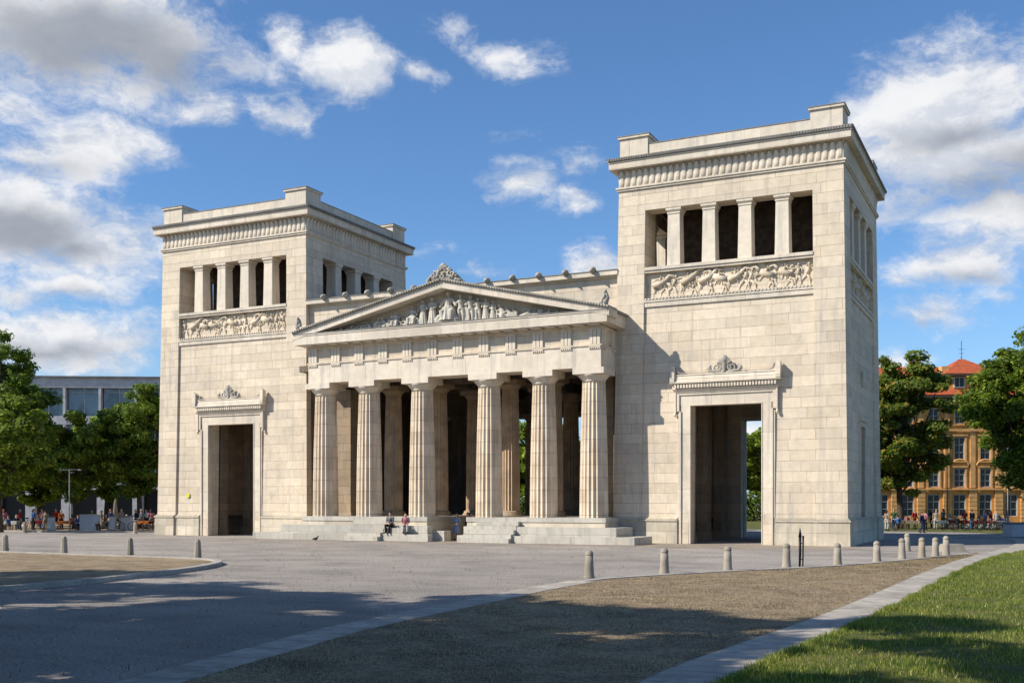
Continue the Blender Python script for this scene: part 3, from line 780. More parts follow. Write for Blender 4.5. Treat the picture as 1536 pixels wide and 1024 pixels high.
# ================================================================== GROUND
def speck(name, ca, cb, cc, s1=.25, s2=30, bump=.01, tint=None, patches=None, cracks=False):
    m, nt, b = newmat(name); geo = nt.new('ShaderNodeNewGeometry').outputs['Position']
    base = nt.mix(nt.ramp(nt.noise(geo, s1, 6, .62), .32, .68), ca, cb)
    base = nt.mix(nt.ramp(nt.noise(nt.scale(geo, .25, 1.0, 1), .5, 5, .6, .4), .45, .7, a=0, b=.5), base, cc)
    f = nt.ramp(nt.noise(geo, s2, 3, .7), .3, .7, a=.62, b=1.36); base = nt.vmath('MULTIPLY', base, f)
    f = nt.ramp(nt.noise(geo, s2 * 4, 2, .7), .3, .7, a=.8, b=1.2); base = nt.vmath('MULTIPLY', base, f)
    if cracks:
        nn = nt.new('ShaderNodeTexNoise'); nt.put(nn.inputs['Vector'], geo); nn.inputs['Scale'].default_value = .9; nn.inputs['Detail'].default_value = 5
        wv = nt.vmath('ADD', geo, nt.vmath('MULTIPLY', nn.outputs['Color'], (1.6, 1.6, 0)))
        vo = nt.new('ShaderNodeTexVoronoi', feature='DISTANCE_TO_EDGE'); nt.put(vo.inputs['Vector'], nt.scale(wv, .20, .28, 0)); vo.inputs['Scale'].default_value = 1
        ck = nt.ramp(vo.outputs['Distance'], .002, .010, a=1, b=0)
        ck = nt.math('MULTIPLY', ck, nt.math('MULTIPLY', nt.ramp(nt.noise(geo, .35, 3), .5, .62), .55))
        base = nt.mix(ck, base, (.12, .105, .09))
        v2 = nt.new('ShaderNodeTexVoronoi'); nt.put(v2.inputs['Vector'], nt.scale(wv, .07, .11, 0)); v2.inputs['Scale'].default_value = 1
        sp_ = nt.new('ShaderNodeSeparateColor'); nt.l.new(v2.outputs['Color'], sp_.inputs[0])
        base = nt.vmath('MULTIPLY', base, nt.ramp(sp_.outputs[0], 0, 1, False, .90, 1.07))
        base = nt.mix(nt.math('MULTIPLY', nt.ramp(nt.noise(nt.scale(geo, .12, .9, 1), 1.0, 4, .6, .6), .56, .68), .3), base, (.20, .18, .16))
        base = nt.mix(nt.math('MULTIPLY', nt.ramp(nt.noise(geo, 17, 3, .85), .58, .66), .5), base, (.58, .52, .44))
        base = nt.mix(nt.math('MULTIPLY', nt.ramp(nt.noise(geo, 13, 3, .85), .58, .67), .5), base, (.09, .08, .07))
    if patches:
        base = nt.mix(nt.math('MULTIPLY', nt.ramp(nt.noise(geo, 3.1, 6, .7), .60, .72), .6), base, patches)
        base = nt.mix(nt.math('MULTIPLY', nt.ramp(nt.noise(nt.scale(geo, 1.4, .7, 1), 12, 3, .85), .57, .66), .65), base, (.05, .035, .022))
        base = nt.mix(nt.math('MULTIPLY', nt.ramp(nt.noise(nt.scale(geo, .8, 1.3, 1), 15, 3, .85), .60, .66), .6), base, (.50, .40, .24))
    nt.l.new(base, b.inputs['Base Color']); b.inputs['Roughness'].default_value = .93
    bp = nt.new('ShaderNodeBump'); bp.inputs['Distance'].default_value = bump
    nt.l.new(nt.noise(geo, s2 * 1.5, 5, .7), bp.inputs['Height']); nt.l.new(bp.outputs[0], b.inputs['Normal'])
    return m
asphalt = speck('pale_worn_asphalt', (.345, .30, .26), (.235, .21, .185), (.40, .345, .29), .35, 16, .03, cracks=True)
dirt = speck('dry_trodden_earth', (.35, .265, .165), (.20, .145, .09), (.44, .335, .195), 1.3, 11, .06, patches=(.11, .105, .04))
kerbm = speck('kerb_granite', (.42, .385, .335), (.31, .285, .25), (.37, .335, .285), 1.2, 22, .006)
def lawnmat():
    m, nt, b = newmat('lawn_soil'); geo = nt.new('ShaderNodeNewGeometry').outputs['Position']
    base = nt.mix(nt.ramp(nt.noise(geo, .9, 6, .65), .35, .65), (.055, .085, .014), (.15, .13, .04))
    base = nt.vmath('MULTIPLY', base, nt.ramp(nt.noise(geo, 22, 4, .7), .3, .7, a=.6, b=1.5))
    nt.l.new(base, b.inputs['Base Color']); b.inputs['Roughness'].default_value = .95
    bp = nt.new('ShaderNodeBump'); bp.inputs['Distance'].default_value = .05
    nt.l.new(nt.noise(geo, 30, 5, .7), bp.inputs['Height']); nt.l.new(bp.outputs[0], b.inputs['Normal'])
    return m
lawnm = lawnmat()
def slabs():
    m, nt, b = newmat('paving_slabs'); uv = nt.new('ShaderNodeTexCoord').outputs['UV']; geo = nt.new('ShaderNodeNewGeometry').outputs['Position']
    br = nt.new('ShaderNodeTexBrick'); br.offset = .5; nt.put(br.inputs['Vector'], uv)
    nt.put(br.inputs['Color1'], (.42, .37, .31)); nt.put(br.inputs['Color2'], (.32, .285, .24)); nt.put(br.inputs['Mortar'], (.13, .115, .09))
    br.inputs['Scale'].default_value = 1; br.inputs['Brick Width'].default_value = 1.0; br.inputs['Row Height'].default_value = 1.08
    br.inputs['Mortar Size'].default_value = .012; br.inputs['Bias'].default_value = -.1
    base = nt.vmath('MULTIPLY', br.outputs['Color'], nt.ramp(nt.noise(geo, 2.2, 6, .68), .3, .7, a=.72, b=1.18))
    base = nt.vmath('MULTIPLY', base, nt.ramp(nt.noise(geo, 40, 4, .7), .3, .7, a=.85, b=1.15))
    nt.l.new(base, b.inputs['Base Color']); b.inputs['Roughness'].default_value = .85
    bp = nt.new('ShaderNodeBump'); bp.inputs['Distance'].default_value = .01
    nt.l.new(nt.math('SUBTRACT', nt.noise(geo, 25, 5), br.outputs['Fac']), bp.inputs['Height']); nt.l.new(bp.outputs[0], b.inputs['Normal'])
    return m
slabm = slabs()

def smoothline(pts, sub=6):
    P = [Vector((x, y, 0)) for x, y in pts]; out = []
    for i in range(len(P) - 1):
        p0 = P[max(i - 1, 0)]; p1 = P[i]; p2 = P[i + 1]; p3 = P[min(i + 2, len(P) - 1)]
        for k in range(sub):
            t = k / sub; out.append(.5 * ((2 * p1) + (p2 - p0) * t + (2 * p0 - 5 * p1 + 4 * p2 - p3) * t * t + (3 * p1 - p0 - 3 * p2 + p3) * t ** 3))
    out.append(P[-1]); return [(p.x, p.y) for p in out]
def strip(name, pts, w, h, mat, sub=6, z0=-.05, side=0, label=None):
    """kerb or paving strip of width w swept along pts with real thickness"""
    L = smoothline(pts, sub); m = MB(); m.uv = []; d = 0
    for i, (x, y) in enumerate(L):
        a = Vector(L[min(i + 1, len(L) - 1)]) - Vector(L[max(i - 1, 0)]); a.normalize(); n = Vector((-a.y, a.x))
        if i: d += math.dist(L[i], L[i - 1])
        jit = .006 * math.sin(i * 1.7)
        q = Vector((x, y)); A = q + n * (w * (.5 + side) + jit); B = q + n * (w * (-.5 + side) + jit)
        m.v += [(A.x, A.y, z0), (A.x, A.y, h), (B.x, B.y, h), (B.x, B.y, z0)]
        m.uv += [(d, -.1), (d, 0), (d, w), (d, w + .1)]
    for i in range(len(L) - 1):
        for k in range(3):
            m.f.append((4 * i + k, 4 * i + k + 1, 4 * i + 5 + k, 4 * i + 4 + k)); m.smooth.append(False)
    m.f.append((0, 3, 2, 1)); m.f.append(tuple(4 * (len(L) - 1) + k for k in range(4))); m.smooth += [False, False]
    return m.build(name, mat, kind='structure'), L
def sheet(name, poly, z, mat):
    m = MB(); m.quad([(x, y, z) for x, y in poly]); return m.build(name, mat, kind='structure')
g = MB(); S = 1500
g.quad([(-S, -S, 0), (S, -S, 0), (S, S, 0), (-S, S, 0)]); g.build('ground', asphalt, kind='structure')

band = [(27.5, -64), (24.4, -54.5), (23.15, -49.4), (22.5, -46), (21.95, -43), (21.6, -38), (21.3, -33.5), (21.3, -30.3)]
strip('stone_band', band, .85, .022, slabm)
kerb_pts = [(21.3, -30.4), (21.6, -28.7), (22.7, -26.2), (24.15, -23.4), (25.9, -20.4), (27.3, -17.3), (28.1, -14.6), (28.9, -12.0), (29.7, -9.2), (30.6, -5.5)]
strip('bollard_kerb', kerb_pts, .34, .035, kerbm)
path = [(31.0, -62), (29.9, -53), (29.35, -46.6), (29.5, -43), (29.9, -37.5), (30.2, -30), (30.45, -22), (31.0, -12), (31.7, -5), (32.3, 1), (32.6, 8), (32.2, 15), (30.6, 21), (27.5, 25.5), (22.6, 27), (12, 27.5), (-10, 27.5), (-40, 27.5)]
_, PL = strip('stone_path', path, 1.08, .03, slabm)
bed = smoothline(band, 4) + smoothline(kerb_pts, 4)[1:] + [p for p in reversed(PL) if p[1] < -5.4]
sheet('dry_earth_bed', bed, .012, dirt)
lawn = [(31.4, -62)] + [(x + .52, y) for x, y in PL if -60 < y < 14] + [(60, 14), (60, -75), (36, -75)]
sheet('lawn', lawn, .022, lawnm)
sheet('far_lawn', [(34, 17), (33.5, 26), (28, 33), (15, 36), (-60, 34), (-60, 120), (120, 120), (120, 17)], .012, lawnm)
isl = [(9.6, -66), (9.3, -52), (9.0, -40.2), (8.95, -38.1), (8.3, -34.8), (7.4, -31.4), (6.3, -29), (4.9, -27.3), (3.1, -26.6), (-.3, -26.3), (-8.7, -25.8), (-20, -25.0), (-40, -24)]
_, IL = strip('island_kerb', isl, .30, .14, kerbm)
sheet('island_earth', IL + [(-60, -24), (-60, -70), (9.6, -70)], .09, dirt)
fk = [(-75, -3), (-55, 0), (-42.3, 1.1), (-36, 2.0), (-29.6, 5.0), (-24, 9), (-20, 14.5)]
_, FL = strip('far_kerb', fk, .5, .12, kerbm)
sheet('garden_earth', FL + [(-20, 60), (-160, 60), (-160, -8), (-75, -8)], .05, dirt)
sheet('apron', [(-13.2, -5.2), (24.8, -5.2), (24.8, -.2), (-13.2, -.2)], .006, speck('trodden_brown_apron', (.31, .255, .195), (.235, .195, .155), (.345, .285, .215), .6, 16, .02))
# grass blades: countless, one object
def blades(name, n, region, hmin, hmax, mat, seed=1):
    r = np.random.default_rng(seed); P = region(n, r); n = len(P)
    h = r.uniform(hmin, hmax, n) * (1 + .35 * np.sin(P[:, 0] * 2.3) * np.sin(P[:, 1] * 1.9)); a = r.uniform(0, 2 * PI, n); w = h * r.uniform(.07, .13, n); lean = r.uniform(0, .8, n) * h; b = r.uniform(0, 2 * PI, n)
    v = np.zeros((n, 3, 3)); v[:, 0, 0] = P[:, 0] - np.cos(a) * w; v[:, 0, 1] = P[:, 1] - np.sin(a) * w; v[:, 1, 0] = P[:, 0] + np.cos(a) * w; v[:, 1, 1] = P[:, 1] + np.sin(a) * w
    v[:, 2, 0] = P[:, 0] + np.cos(b) * lean; v[:, 2, 1] = P[:, 1] + np.sin(b) * lean; v[:, 2, 2] = h; v[:, :, 2] += P[:, 2][:, None]
    me = bpy.data.meshes.new(name); me.vertices.add(3 * n); me.vertices.foreach_set('co', v.ravel()); me.loops.add(3 * n); me.loops.foreach_set('vertex_index', np.arange(3 * n, dtype=np.int32))
    me.polygons.add(n); me.polygons.foreach_set('loop_start', np.arange(n, dtype=np.int32) * 3); me.polygons.foreach_set('loop_total', np.full(n, 3, np.int32)); me.update(); me.validate()
    me.materials.append(mat); return me
def leafmat(name, ca, cb, cc, trans=.35):
    m, nt, b = newmat(name); g_ = nt.new('ShaderNodeNewGeometry'); rnd_ = g_.outputs['Random Per Island']
    tc = g_.outputs['Position']
    base = nt.mix(nt.ramp(nt.noise(tc, .6, 3), .35, .65), ca, cb); base = nt.mix(nt.ramp(rnd_, .75, 1.0, False), base, cc)
    base = nt.vmath('MULTIPLY', base, nt.ramp(rnd_, 0, 1, False, .65, 1.35))
    nt.l.new(base, b.inputs['Base Color']); b.inputs['Roughness'].default_value = .55
    tr = nt.new('ShaderNodeBsdfTranslucent'); nt.l.new(nt.vmath('MULTIPLY', base, (1.3, 1.5, .8)), tr.inputs[0])
    mx = nt.new('ShaderNodeMixShader'); mx.inputs[0].default_value = trans
    nt.l.new(b.outputs[0], mx.inputs[1]); nt.l.new(tr.outputs[0], mx.inputs[2])
    nt.l.new(mx.outputs[0], nt.n['Material Output'].inputs[0]); return m
grassm = leafmat('grass_blade', (.11, .165, .02), (.19, .22, .035), (.40, .34, .12), .3)
pathx = np.array([p[0] for p in PL if -62 < p[1] < 14]); pathy = np.array([p[1] for p in PL if -62 < p[1] < 14])
def lawn_reg(n, r):
    # denser towards the camera, as a lawn looks; positions relative to the path edge
    y = -57 + 55 * r.random(n) ** 1.9; xe = np.interp(y, pathy, pathx) + .5
    x = xe + (r.random(n) ** 1.2) * (13 + .1 * (y + 57)); d = np.hypot(x - 33.42, y + 59.93)
    pt = np.sin(x * 1.9 + 2 * np.sin(y * .7)) * np.sin(y * 1.3 + 1.7 * np.sin(x * .9)) + .5 * np.sin(x * 5.1) * np.sin(y * 4.3); return np.stack([x, y, np.full(n, .02)], 1)[(d > 1.5) & (pt + r.normal(0, .5, n) > -1.0)]
link('grass', blades('grass', 420000, lawn_reg, .03, .085, grassm), kind='stuff', label='short green lawn grass with dry yellow blades right of the stone path', cat='grass')
# fallen leaves, tufts and pebbles on the dry earth: countless
def bed_reg(n, r):
    y = -56 + 48 * r.random(n) ** 1.6; xl = np.interp(y, [p[1] for p in bed[:60] if p[1] < 0][:25] if False else [-64, -54.5, -49.4, -43, -38, -33.5, -30, -26, -20.4, -14.6, -8], [27.9, 24.9, 23.6, 22.4, 22.1, 21.8, 21.7, 23, 26.2, 28.4, 29.9])
    xr = np.interp(y, pathy, pathx) - .6; x = xl + (xr - xl) * r.random(n); return np.stack([x, y, np.full(n, .012)], 1)
litm = leafmat('dry_litter', (.26, .19, .11), (.10, .08, .05), (.44, .34, .17), .1)
link('leaf_litter', blades('leaf_litter', 130000, bed_reg, .012, .05, litm, 5), kind='stuff', label='dry grass stalks and leaf litter scattered on the brown earth bed', cat='leaf litter')
def edge_reg(n, r):
    y = -56 + 50 * r.random(n) ** 1.4; xe = np.interp(y, pathy, pathx) + .5 + r.normal(0, .06, n); return np.stack([xe, y, np.full(n, .02)], 1)
link('edge_grass', blades('edge_grass', 22000, edge_reg, .03, .11, grassm, 8), kind='stuff', label='ragged grass tufts spilling over the edge of the stone path', cat='grass')

def plaza_reg(n, r):
    y = -55 + 50 * r.random(n) ** 1.3; x = np.interp(y, [-55, -43, -30], [24, 21.3, 20.9]) - 34 * r.random(n); return np.stack([x, y, np.full(n, .005)], 1)
link('fallen_leaves', blades('fallen_leaves', 9000, plaza_reg, .03, .08, leafmat('fallen_leaf', (.25, .17, .07), (.13, .09, .05), (.40, .32, .12), .1), 12), kind='stuff', label='small dry leaves blown across the pale asphalt of the square', cat='leaves')

# ================================================================== BOLLARDS
stonem = ashlar('bollard_stone', (.36, .31, .245), (.26, .225, .175), MO, blocks=False, orange=.25, grey=.4)
def bollard_mesh(n, dome):
    m = MB(); ph = PI / n if n == 8 else 0
    m.lathe([(.18, -.03), (.172, .04), (.152, .12), (.138, .4), (.122, .7)], n=n, sm=n > 8, phase=ph)
    if dome: m.lathe([(.122, .7), (.132, .715), (.132, .74), (.120, .79), (.085, .835), (.04, .858), (.008, .862)], n=n, sm=True, phase=ph)
    else: m.lathe([(.122, .7), (.118, .745), (.098, .80), (.06, .845), (.01, .86)], n=n, sm=False, phase=ph)
    return m.mesh('bollard', stonem)
b8, b16, b16b = bollard_mesh(8, False), bollard_mesh(20, True), bollard_mesh(20, True)
W_ = ['first', 'second', 'third', 'fourth', 'fifth', 'sixth', 'seventh', 'eighth', 'ninth', 'tenth']
for k, (x, y) in enumerate([(-9.7, -24.9), (-5.3, -25.45), (-1.0, -25.85), (2.9, -26.1)]):
    lab = ['far-left one', 'second from the left', 'third from the left', 'one nearest the kerb\'s rounded tip'][k]
    link('bollard', b8, None, 'chamfered grey stone bollard by the left island, ' + lab, 'bollard', 'bollards behind the left island kerb', None, (x, y, 0), YAW + random.uniform(-.1, .1))
link('bollard', b8, None, 'small grey stone bollard before the far kerb under the left trees', 'bollard', 'bollards at the far left kerb', None, (-37.2, -.8, 0), .4)
link('bollard', b8, None, 'small grey stone bollard at far kerb just left of the left tower', 'bollard', 'bollards at the far left kerb', None, (-28.2, 1.6, 0), .4)
rights = [(21.0, -28.9), (22.5, -26.1), (23.9, -23.5), (25.3, -20.7), (26.7, -18.4), (27.75, -15.7), (28.4, -13.2), (29.0, -11.5), (29.4, -9.9), (29.75, -8.8)]
rl = ['leftmost and nearest of the curved row', 'second from the left in the curved row', 'third in the curved row, below the right doorway', 'fourth in the curved row, beside the leaning dark post', 'fifth in the curved row, before the right tower corner',
      'sixth in the curved row', 'seventh in the curved row', 'eighth in the curved row', 'ninth in the curved row', 'last at the far right end of the curved row']
for k, (x, y) in enumerate(rights):
    o = link('bollard', b16, None, 'round-topped stone bollard, ' + rl[k], 'bollard', 'bollards along the curved kerb', None, (x - .1, y + .12, 0), random.uniform(0, 6))
    o.scale = (1, 1, random.uniform(.96, 1.04)); o.rotation_euler[0] = random.uniform(-.015, .015)
link('bollard', b16, None, 'round-topped stone bollard standing behind the curved row, near the tower', 'bollard', None, None, (27.6, -4.5, 0))
s = MB(); s.frustum(-.55, .55, -.35, .35, 0, .38, .1, .08); s.build('stone_block', stonem, None, 'low squared stone stump at the end of the bollard row', 'stone', None, None, (29.6, -4.6, 0), .5)
# leaning iron post
iron = simple('black_iron', (.018, .018, .02), .5, .6)
t = thing('iron_post', 'thin dark iron post with pointed tip leaning beside the fourth bollard', 'post', (25.62, -20.35, 0)); t.rotation_euler = (.0, .03, .3)
m = MB(); m.tube([(0, 0, 0), (.0, 0, .5), (-.02, 0, 1.1)], [.035, .045, .05], 8); m.tube([(-.02, 0, 1.1), (-.02, 0, 1.22), (-.03, 0, 1.42)], [.06, .045, .008], 8); m.build('shaft', iron, t)
m = MB(); m.tube([(.11, 0, .04), (.1, 0, .6), (.09, 0, 1.08)], [.025, .03, .035], 6); m.ball((.09, 0, 1.1), .045, 8, 6); m.box(.0, .1, -.012, .012, .28, .31); m.box(.0, .1, -.012, .012, .85, .88); m.build('side_bar', iron, t)
t = thing('pigeon', 'small dark pigeon standing on the paving before the left steps', 'pigeon', (-5.66, -6.5, 0), .7)
m = MB(); m.tube([(-.16, 0, .13), (-.05, 0, .15), (.06, 0, .16), (.1, 0, .22), (.12, 0, .26)], [.015, .06, .065, .035, .03], 9); m.ball((.125, 0, .275), .032, 8, 6); m.tube([(.15, 0, .275), (.18, 0, .268)], [.01, .003], 5)
for sy in (-.03, .03): m.tube([(.0, sy, .12), (.01, sy, .01), (.04, sy, .005)], [.012, .007, .006], 5)
m.xf(lambda x, y, z: (x * 1.2, y * 1.2, z * 1.2)); link('body', remeshed(m, 'pigeon_body', simple('dark_plumage', (.03, .03, .035), .6), .008), t)

# ================================================================== TREES
barkm = simple('tree_bark', (.075, .058, .042), .95, var=.4, vs=5, bump=.05)
def crown_mesh(name, rx, rz, zc, nleaf, leaf, seed, mat, clumps=70, flat=.66, lop=0):
    """leaves gathered in many small tiered clumps around an uneven crown"""
    r = np.random.default_rng(seed); C = []; Rr = []
    for k in range(clumps):
        for _ in range(60):
            p = r.uniform(-1, 1, 3); d = np.linalg.norm(p)
            if .35 < d < 1: break
        an = math.atan2(p[1], p[0]); wob = 1 + .16 * math.sin(3 * an + seed) + .12 * math.sin(5 * an + 2.3 * seed + 3 * p[2])
        if p[2] < -.55: p[:2] *= .8
        C.append([p[0] * rx * wob, p[1] * rx * wob, zc + p[2] * rz * (1 + .1 * math.sin(2 * an + seed))]); Rr.append(r.uniform(.14, .30) * rx * (1.15 - .35 * d))
    C = np.array(C); Rr = np.array(Rr)
    w = Rr ** 2; idx = r.choice(clumps, nleaf, p=w / w.sum())
    d = r.normal(size=(nleaf, 3)); d /= np.linalg.norm(d, axis=1)[:, None]
    rad = Rr[idx] * (r.random(nleaf) ** .35) * (1 + .22 * np.sin(7 * d[:, 0] + idx) * np.sin(6 * d[:, 1] + 2 * idx))
    P = C[idx] + d * rad[:, None] * np.array([1.15, 1.15, flat])
    nrm = d * .7 + np.array([-.15, -.15, .75]) + r.normal(size=(nleaf, 3)) * .45; nrm /= np.linalg.norm(nrm, axis=1)[:, None]
    t = np.cross(nrm, r.normal(size=(nleaf, 3))); t /= np.linalg.norm(t, axis=1)[:, None]; bt = np.cross(nrm, t)
    s = leaf * r.uniform(.6, 1.3, nleaf)[:, None]
    v = np.stack([P - t * s, P - bt * s * .55 + nrm * s * .1, P + t * s, P + bt * s * .55 + nrm * s * .1], 1)
    n = nleaf; me = bpy.data.meshes.new(name); me.vertices.add(4 * n); me.vertices.foreach_set('co', v.ravel()); me.loops.add(4 * n); me.loops.foreach_set('vertex_index', np.arange(4 * n, dtype=np.int32))
    me.polygons.add(n); me.polygons.foreach_set('loop_start', np.arange(n, dtype=np.int32) * 4); me.polygons.foreach_set('loop_total', np.full(n, 4, np.int32)); me.update(); me.validate()
    me.materials.append(mat); return me, C
def trunk_mesh(C, h0, r0, zc, seed):
    rnd = random.Random(seed); m = MB(); top = zc + 1
    m.tube([(0, 0, -.1), (.03, 0, .25), (.05, .03, h0 * .6), (.0, .08, h0), (rnd.uniform(-.3, .3), 0, (h0 + top) / 2), (0, .1, top)], [r0 * 1.5, r0 * 1.08, r0 * .9, r0 * .82, r0 * .5, r0 * .2], 10)
    for c in C[::3]:
        z0 = min(h0 + rnd.uniform(0, 1) * (zc - h0), c[2] - .4)
        if z0 < h0 * .9: z0 = h0 * .9
        mid = (c[0] * .45 + rnd.uniform(-.3, .3), c[1] * .45, z0 + (c[2] - z0) * .35)
        m.tube([(0, .05, z0), mid, (c[0] * .9, c[1] * .9, c[2])], [r0 * .32, r0 * .2, r0 * .06], 5)
    return m.mesh('trunk', barkm)
lfA = leafmat('leaf_chestnut', (.15, .21, .026), (.075, .12, .018), (.28, .30, .035), .45)
lfB = leafmat('leaf_lime', (.20, .26, .032), (.10, .155, .02), (.33, .34, .045), .45)
lfC = leafmat('leaf_autumn_touched', (.14, .195, .025), (.08, .125, .018), (.34, .20, .035), .45)
def tree_kind(rx, rz, zc, n, leaf, seed, mat, h0, r0, **kw):
    cm, C = crown_mesh('crown', rx, rz, zc, n, leaf, seed, mat, **kw); return cm, trunk_mesh(C, h0, r0, zc, seed)
KA = tree_kind(5.2, 7.0, 10.3, 60000, .18, 3, lfA, 3.2, .34, clumps=150)
KB = tree_kind(3.9, 4.2, 7.0, 30000, .18, 5, lfB, 2.8, .24, clumps=80)
KC = tree_kind(4.0, 6.1, 9.0, 52000, .17, 9, lfC, 2.8, .30, clumps=150)
KD = tree_kind(4.6, 6.3, 9.6, 52000, .17, 14, lfA, 3.2, .33, clumps=140)
KF = tree_kind(5.0, 4.8, 7.2, 14000, .30, 21, lfB, 2.4, .3, clumps=70)
def tree(K, loc, label, s=1, rz=0, group=None, sz=None):
    t = thing('tree', label, 'tree', loc, rz, group); t.scale = (s, s, sz or s)
    link('trunk', K[1], t); link('crown', K[0], t); return t
def px(x, d): return (x - 768) / FPX * d
G1 = 'trees left of the gate'
tree(KA, street(px(-8, 96), 96), 'tall dark green tree at the left edge, left of the glass-fronted building', .88, .5, G1, 1.0)
tree(KB, street(px(0, 86), 86), 'low bright green tree in front of the tall one at the left edge', .9, 2.0, G1, .95)
tree(KB, street(px(112, 98), 98), 'small rounded tree between the tall left tree and the tree by the tower', .95, 1.0, G1, .92)
tree(KD, street(px(210, 100), 100), 'broad green tree standing against the left tower edge', 0.80, 2.4, G1, .84)
tree(KB, street(px(60, 106), 106), 'low dense tree in the shade behind the small rounded tree', 1.1, 3.4, G1, .8)
tree(KB, street(px(160, 108), 108), 'low dark tree deep behind the others, left of the tree by the tower', 1.0, 4.4, G1, .98)
tree(KC, street(px(1350, 98), 98), 'green tree with reddish leaf tips right of the right tower', 1.08, .7, 'trees right of the gate', 1.05)
tree(KA, street(px(1556, 80), 80), 'large green tree at the right edge before the orange building', .94, 2.6, 'trees right of the gate', .89)
# far row seen through the gateways
lab = ['seen between the fourth and fifth columns', 'seen through the right doorway']
fr = [(640, 150, 1), (700, 156, .9), (752, 150, 1.05), (800, 146, 1.12), (845, 152, 1.0), (900, 150, .95), (1050, 150, 1.0), (1098, 146, .98), (1152, 148, 1.06), (1205, 150, 1.1), (1262, 150, 1.0)]
for k, (x, d, s) in enumerate(fr):
    w = {3: 'tree seen through the gate between the fourth and fifth columns', 8: 'tree seen through the passage of the right tower', 7: 'tree seen at the left inside the right tower passage'}.get(k, 'tree in the far row behind the gate, number %s from the left' % W_[k % 10] if False else None)
    w = w or ['leftmost tree of the far row hidden behind the gate', 'second tree of the far row behind the gate', 'third tree of the far row behind the gate', '', 'fifth tree of the far row, behind the sixth column', 'sixth tree of the far row behind the gate', 'seventh tree of the far row behind the gate', '', '', 'tenth tree of the far row, behind the right tower', 'last tree of the far row, behind the right tower edge'][k]
    tree(KF, street(px(x, d), d), w, s, k * 1.3, 'far row of trees behind the gate')
def hedge(name, label, x0, x1, d, h, seed):
    r = np.random.default_rng(seed); L = px(x1, d) - px(x0, d); n = int(L * 420); m = MB()
    c, C = crown_mesh('hedge', 1, 1, 0, 10, .1, seed, lfA, clumps=3)
    P = np.stack([r.uniform(0, L, n), r.normal(0, .5, n), h * r.random(n) ** .8 * (1 + .12 * np.sin(r.uniform(0, L, n)))], 1); nr = r.normal(size=(n, 3)); nr /= np.linalg.norm(nr, axis=1)[:, None]
    t = np.cross(nr, r.normal(size=(n, 3))); t /= np.linalg.norm(t, axis=1)[:, None]; bt = np.cross(nr, t); sz = .22 * r.uniform(.6, 1.3, n)[:, None]
    v = np.stack([P - t * sz, P - bt * sz * .6, P + t * sz, P + bt * sz * .6], 1)
    me = bpy.data.meshes.new(name); me.vertices.add(4 * n); me.vertices.foreach_set('co', v.ravel()); me.loops.add(4 * n); me.loops.foreach_set('vertex_index', np.arange(4 * n, dtype=np.int32))
    me.polygons.add(n); me.polygons.foreach_set('loop_start', np.arange(n, dtype=np.int32) * 4); me.polygons.foreach_set('loop_total', np.full(n, 4, np.int32)); me.update(); me.materials.append(lfA)
    return link(name, me, None, label, 'hedge', None, None, street(px(x0, d), d), YAW)
hedge('hedge', 'long clipped hedge along the far lawn, seen through the gateways', 560, 1300, 138, 3.4, 5)
# the avenue of trees beside and behind the viewer whose shade falls on the foreground
KS = tree_kind(5.0, 6.3, 10.2, 17000, .24, 33, lfA, 3.4, .33, clumps=62)
for k, (x, y, s) in enumerate([(-44, -52, 1.1), (-35, -54, 1.05), (-26, -51.5, 1.12), (-17, -53, 1.1), (-8.5, -52, 1.12), (0, -53, 1.1), (7.5, -54, 1.12), (14, -54.5, 1.1), (19.5, -59.5, 1.05), (12, -63, 1.1), (27, -70, .95), (3, -63, 1.1), (-8, -62, 1.1)]):
    tree(KS, (x, y, 0), 'avenue tree %s of the row behind the viewer' % ('abcdefghijklm'[k] if False else ['one', 'two', 'three', 'four', 'five', 'six', 'seven', 'eight', 'nine', 'ten', 'eleven', 'twelve', 'thirteen'][k]), s, k * .9, 'avenue trees behind the viewer')

# ================================================================== BUILDINGS
glassm, nt, bb = newmat('window_glass'); bb.inputs['Base Color'].default_value = (.015, .02, .027, 1); bb.inputs['Roughness'].default_value = .12; bb.inputs['Specular IOR Level'].default_value = .35
framem = simple('white_window_frame', (.40, .39, .36), .5)
concm = simple('grey_concrete', (.44, .44, .45), .85, var=.15, vs=1.2); concd = simple('dark_concrete', (.14, .14, .145), .85, var=.2, vs=1)
def facade_win(parent, x, z, w, h, y, mull=1, bars=0, glass=glassm, depth=.18):
    f = MB(); t = .09
    f.box(x - w / 2, x - w / 2 + t, y - .05, y + depth, z, z + h); f.box(x + w / 2 - t, x + w / 2, y - .05, y + depth, z, z + h)
    f.box(x - w / 2 + t, x + w / 2 - t, y - .05, y + depth, z, z + t); f.box(x - w / 2 + t, x + w / 2 - t, y - .05, y + depth, z + h - t, z + h)
    for k in range(mull): xx = x - w / 2 + w * (k + 1) / (mull + 1); f.box(xx - .035, xx + .035, y, y + depth, z + t, z + h - t)
    for k in range(bars): zz = z + h * (k + 1) / (bars + 1); f.box(x - w / 2 + t, x + w / 2 - t, y + .01, y + depth - .01, zz - .025, zz + .025)
    o = f.build('window', framem, parent)
    p = MB(); p.box(x - w / 2 + t * .5, x + w / 2 - t * .5, y + depth * .5, y + depth * .5 + .02, z + t * .5, z + h - t * .5); p.build('pane', glass, o); return o
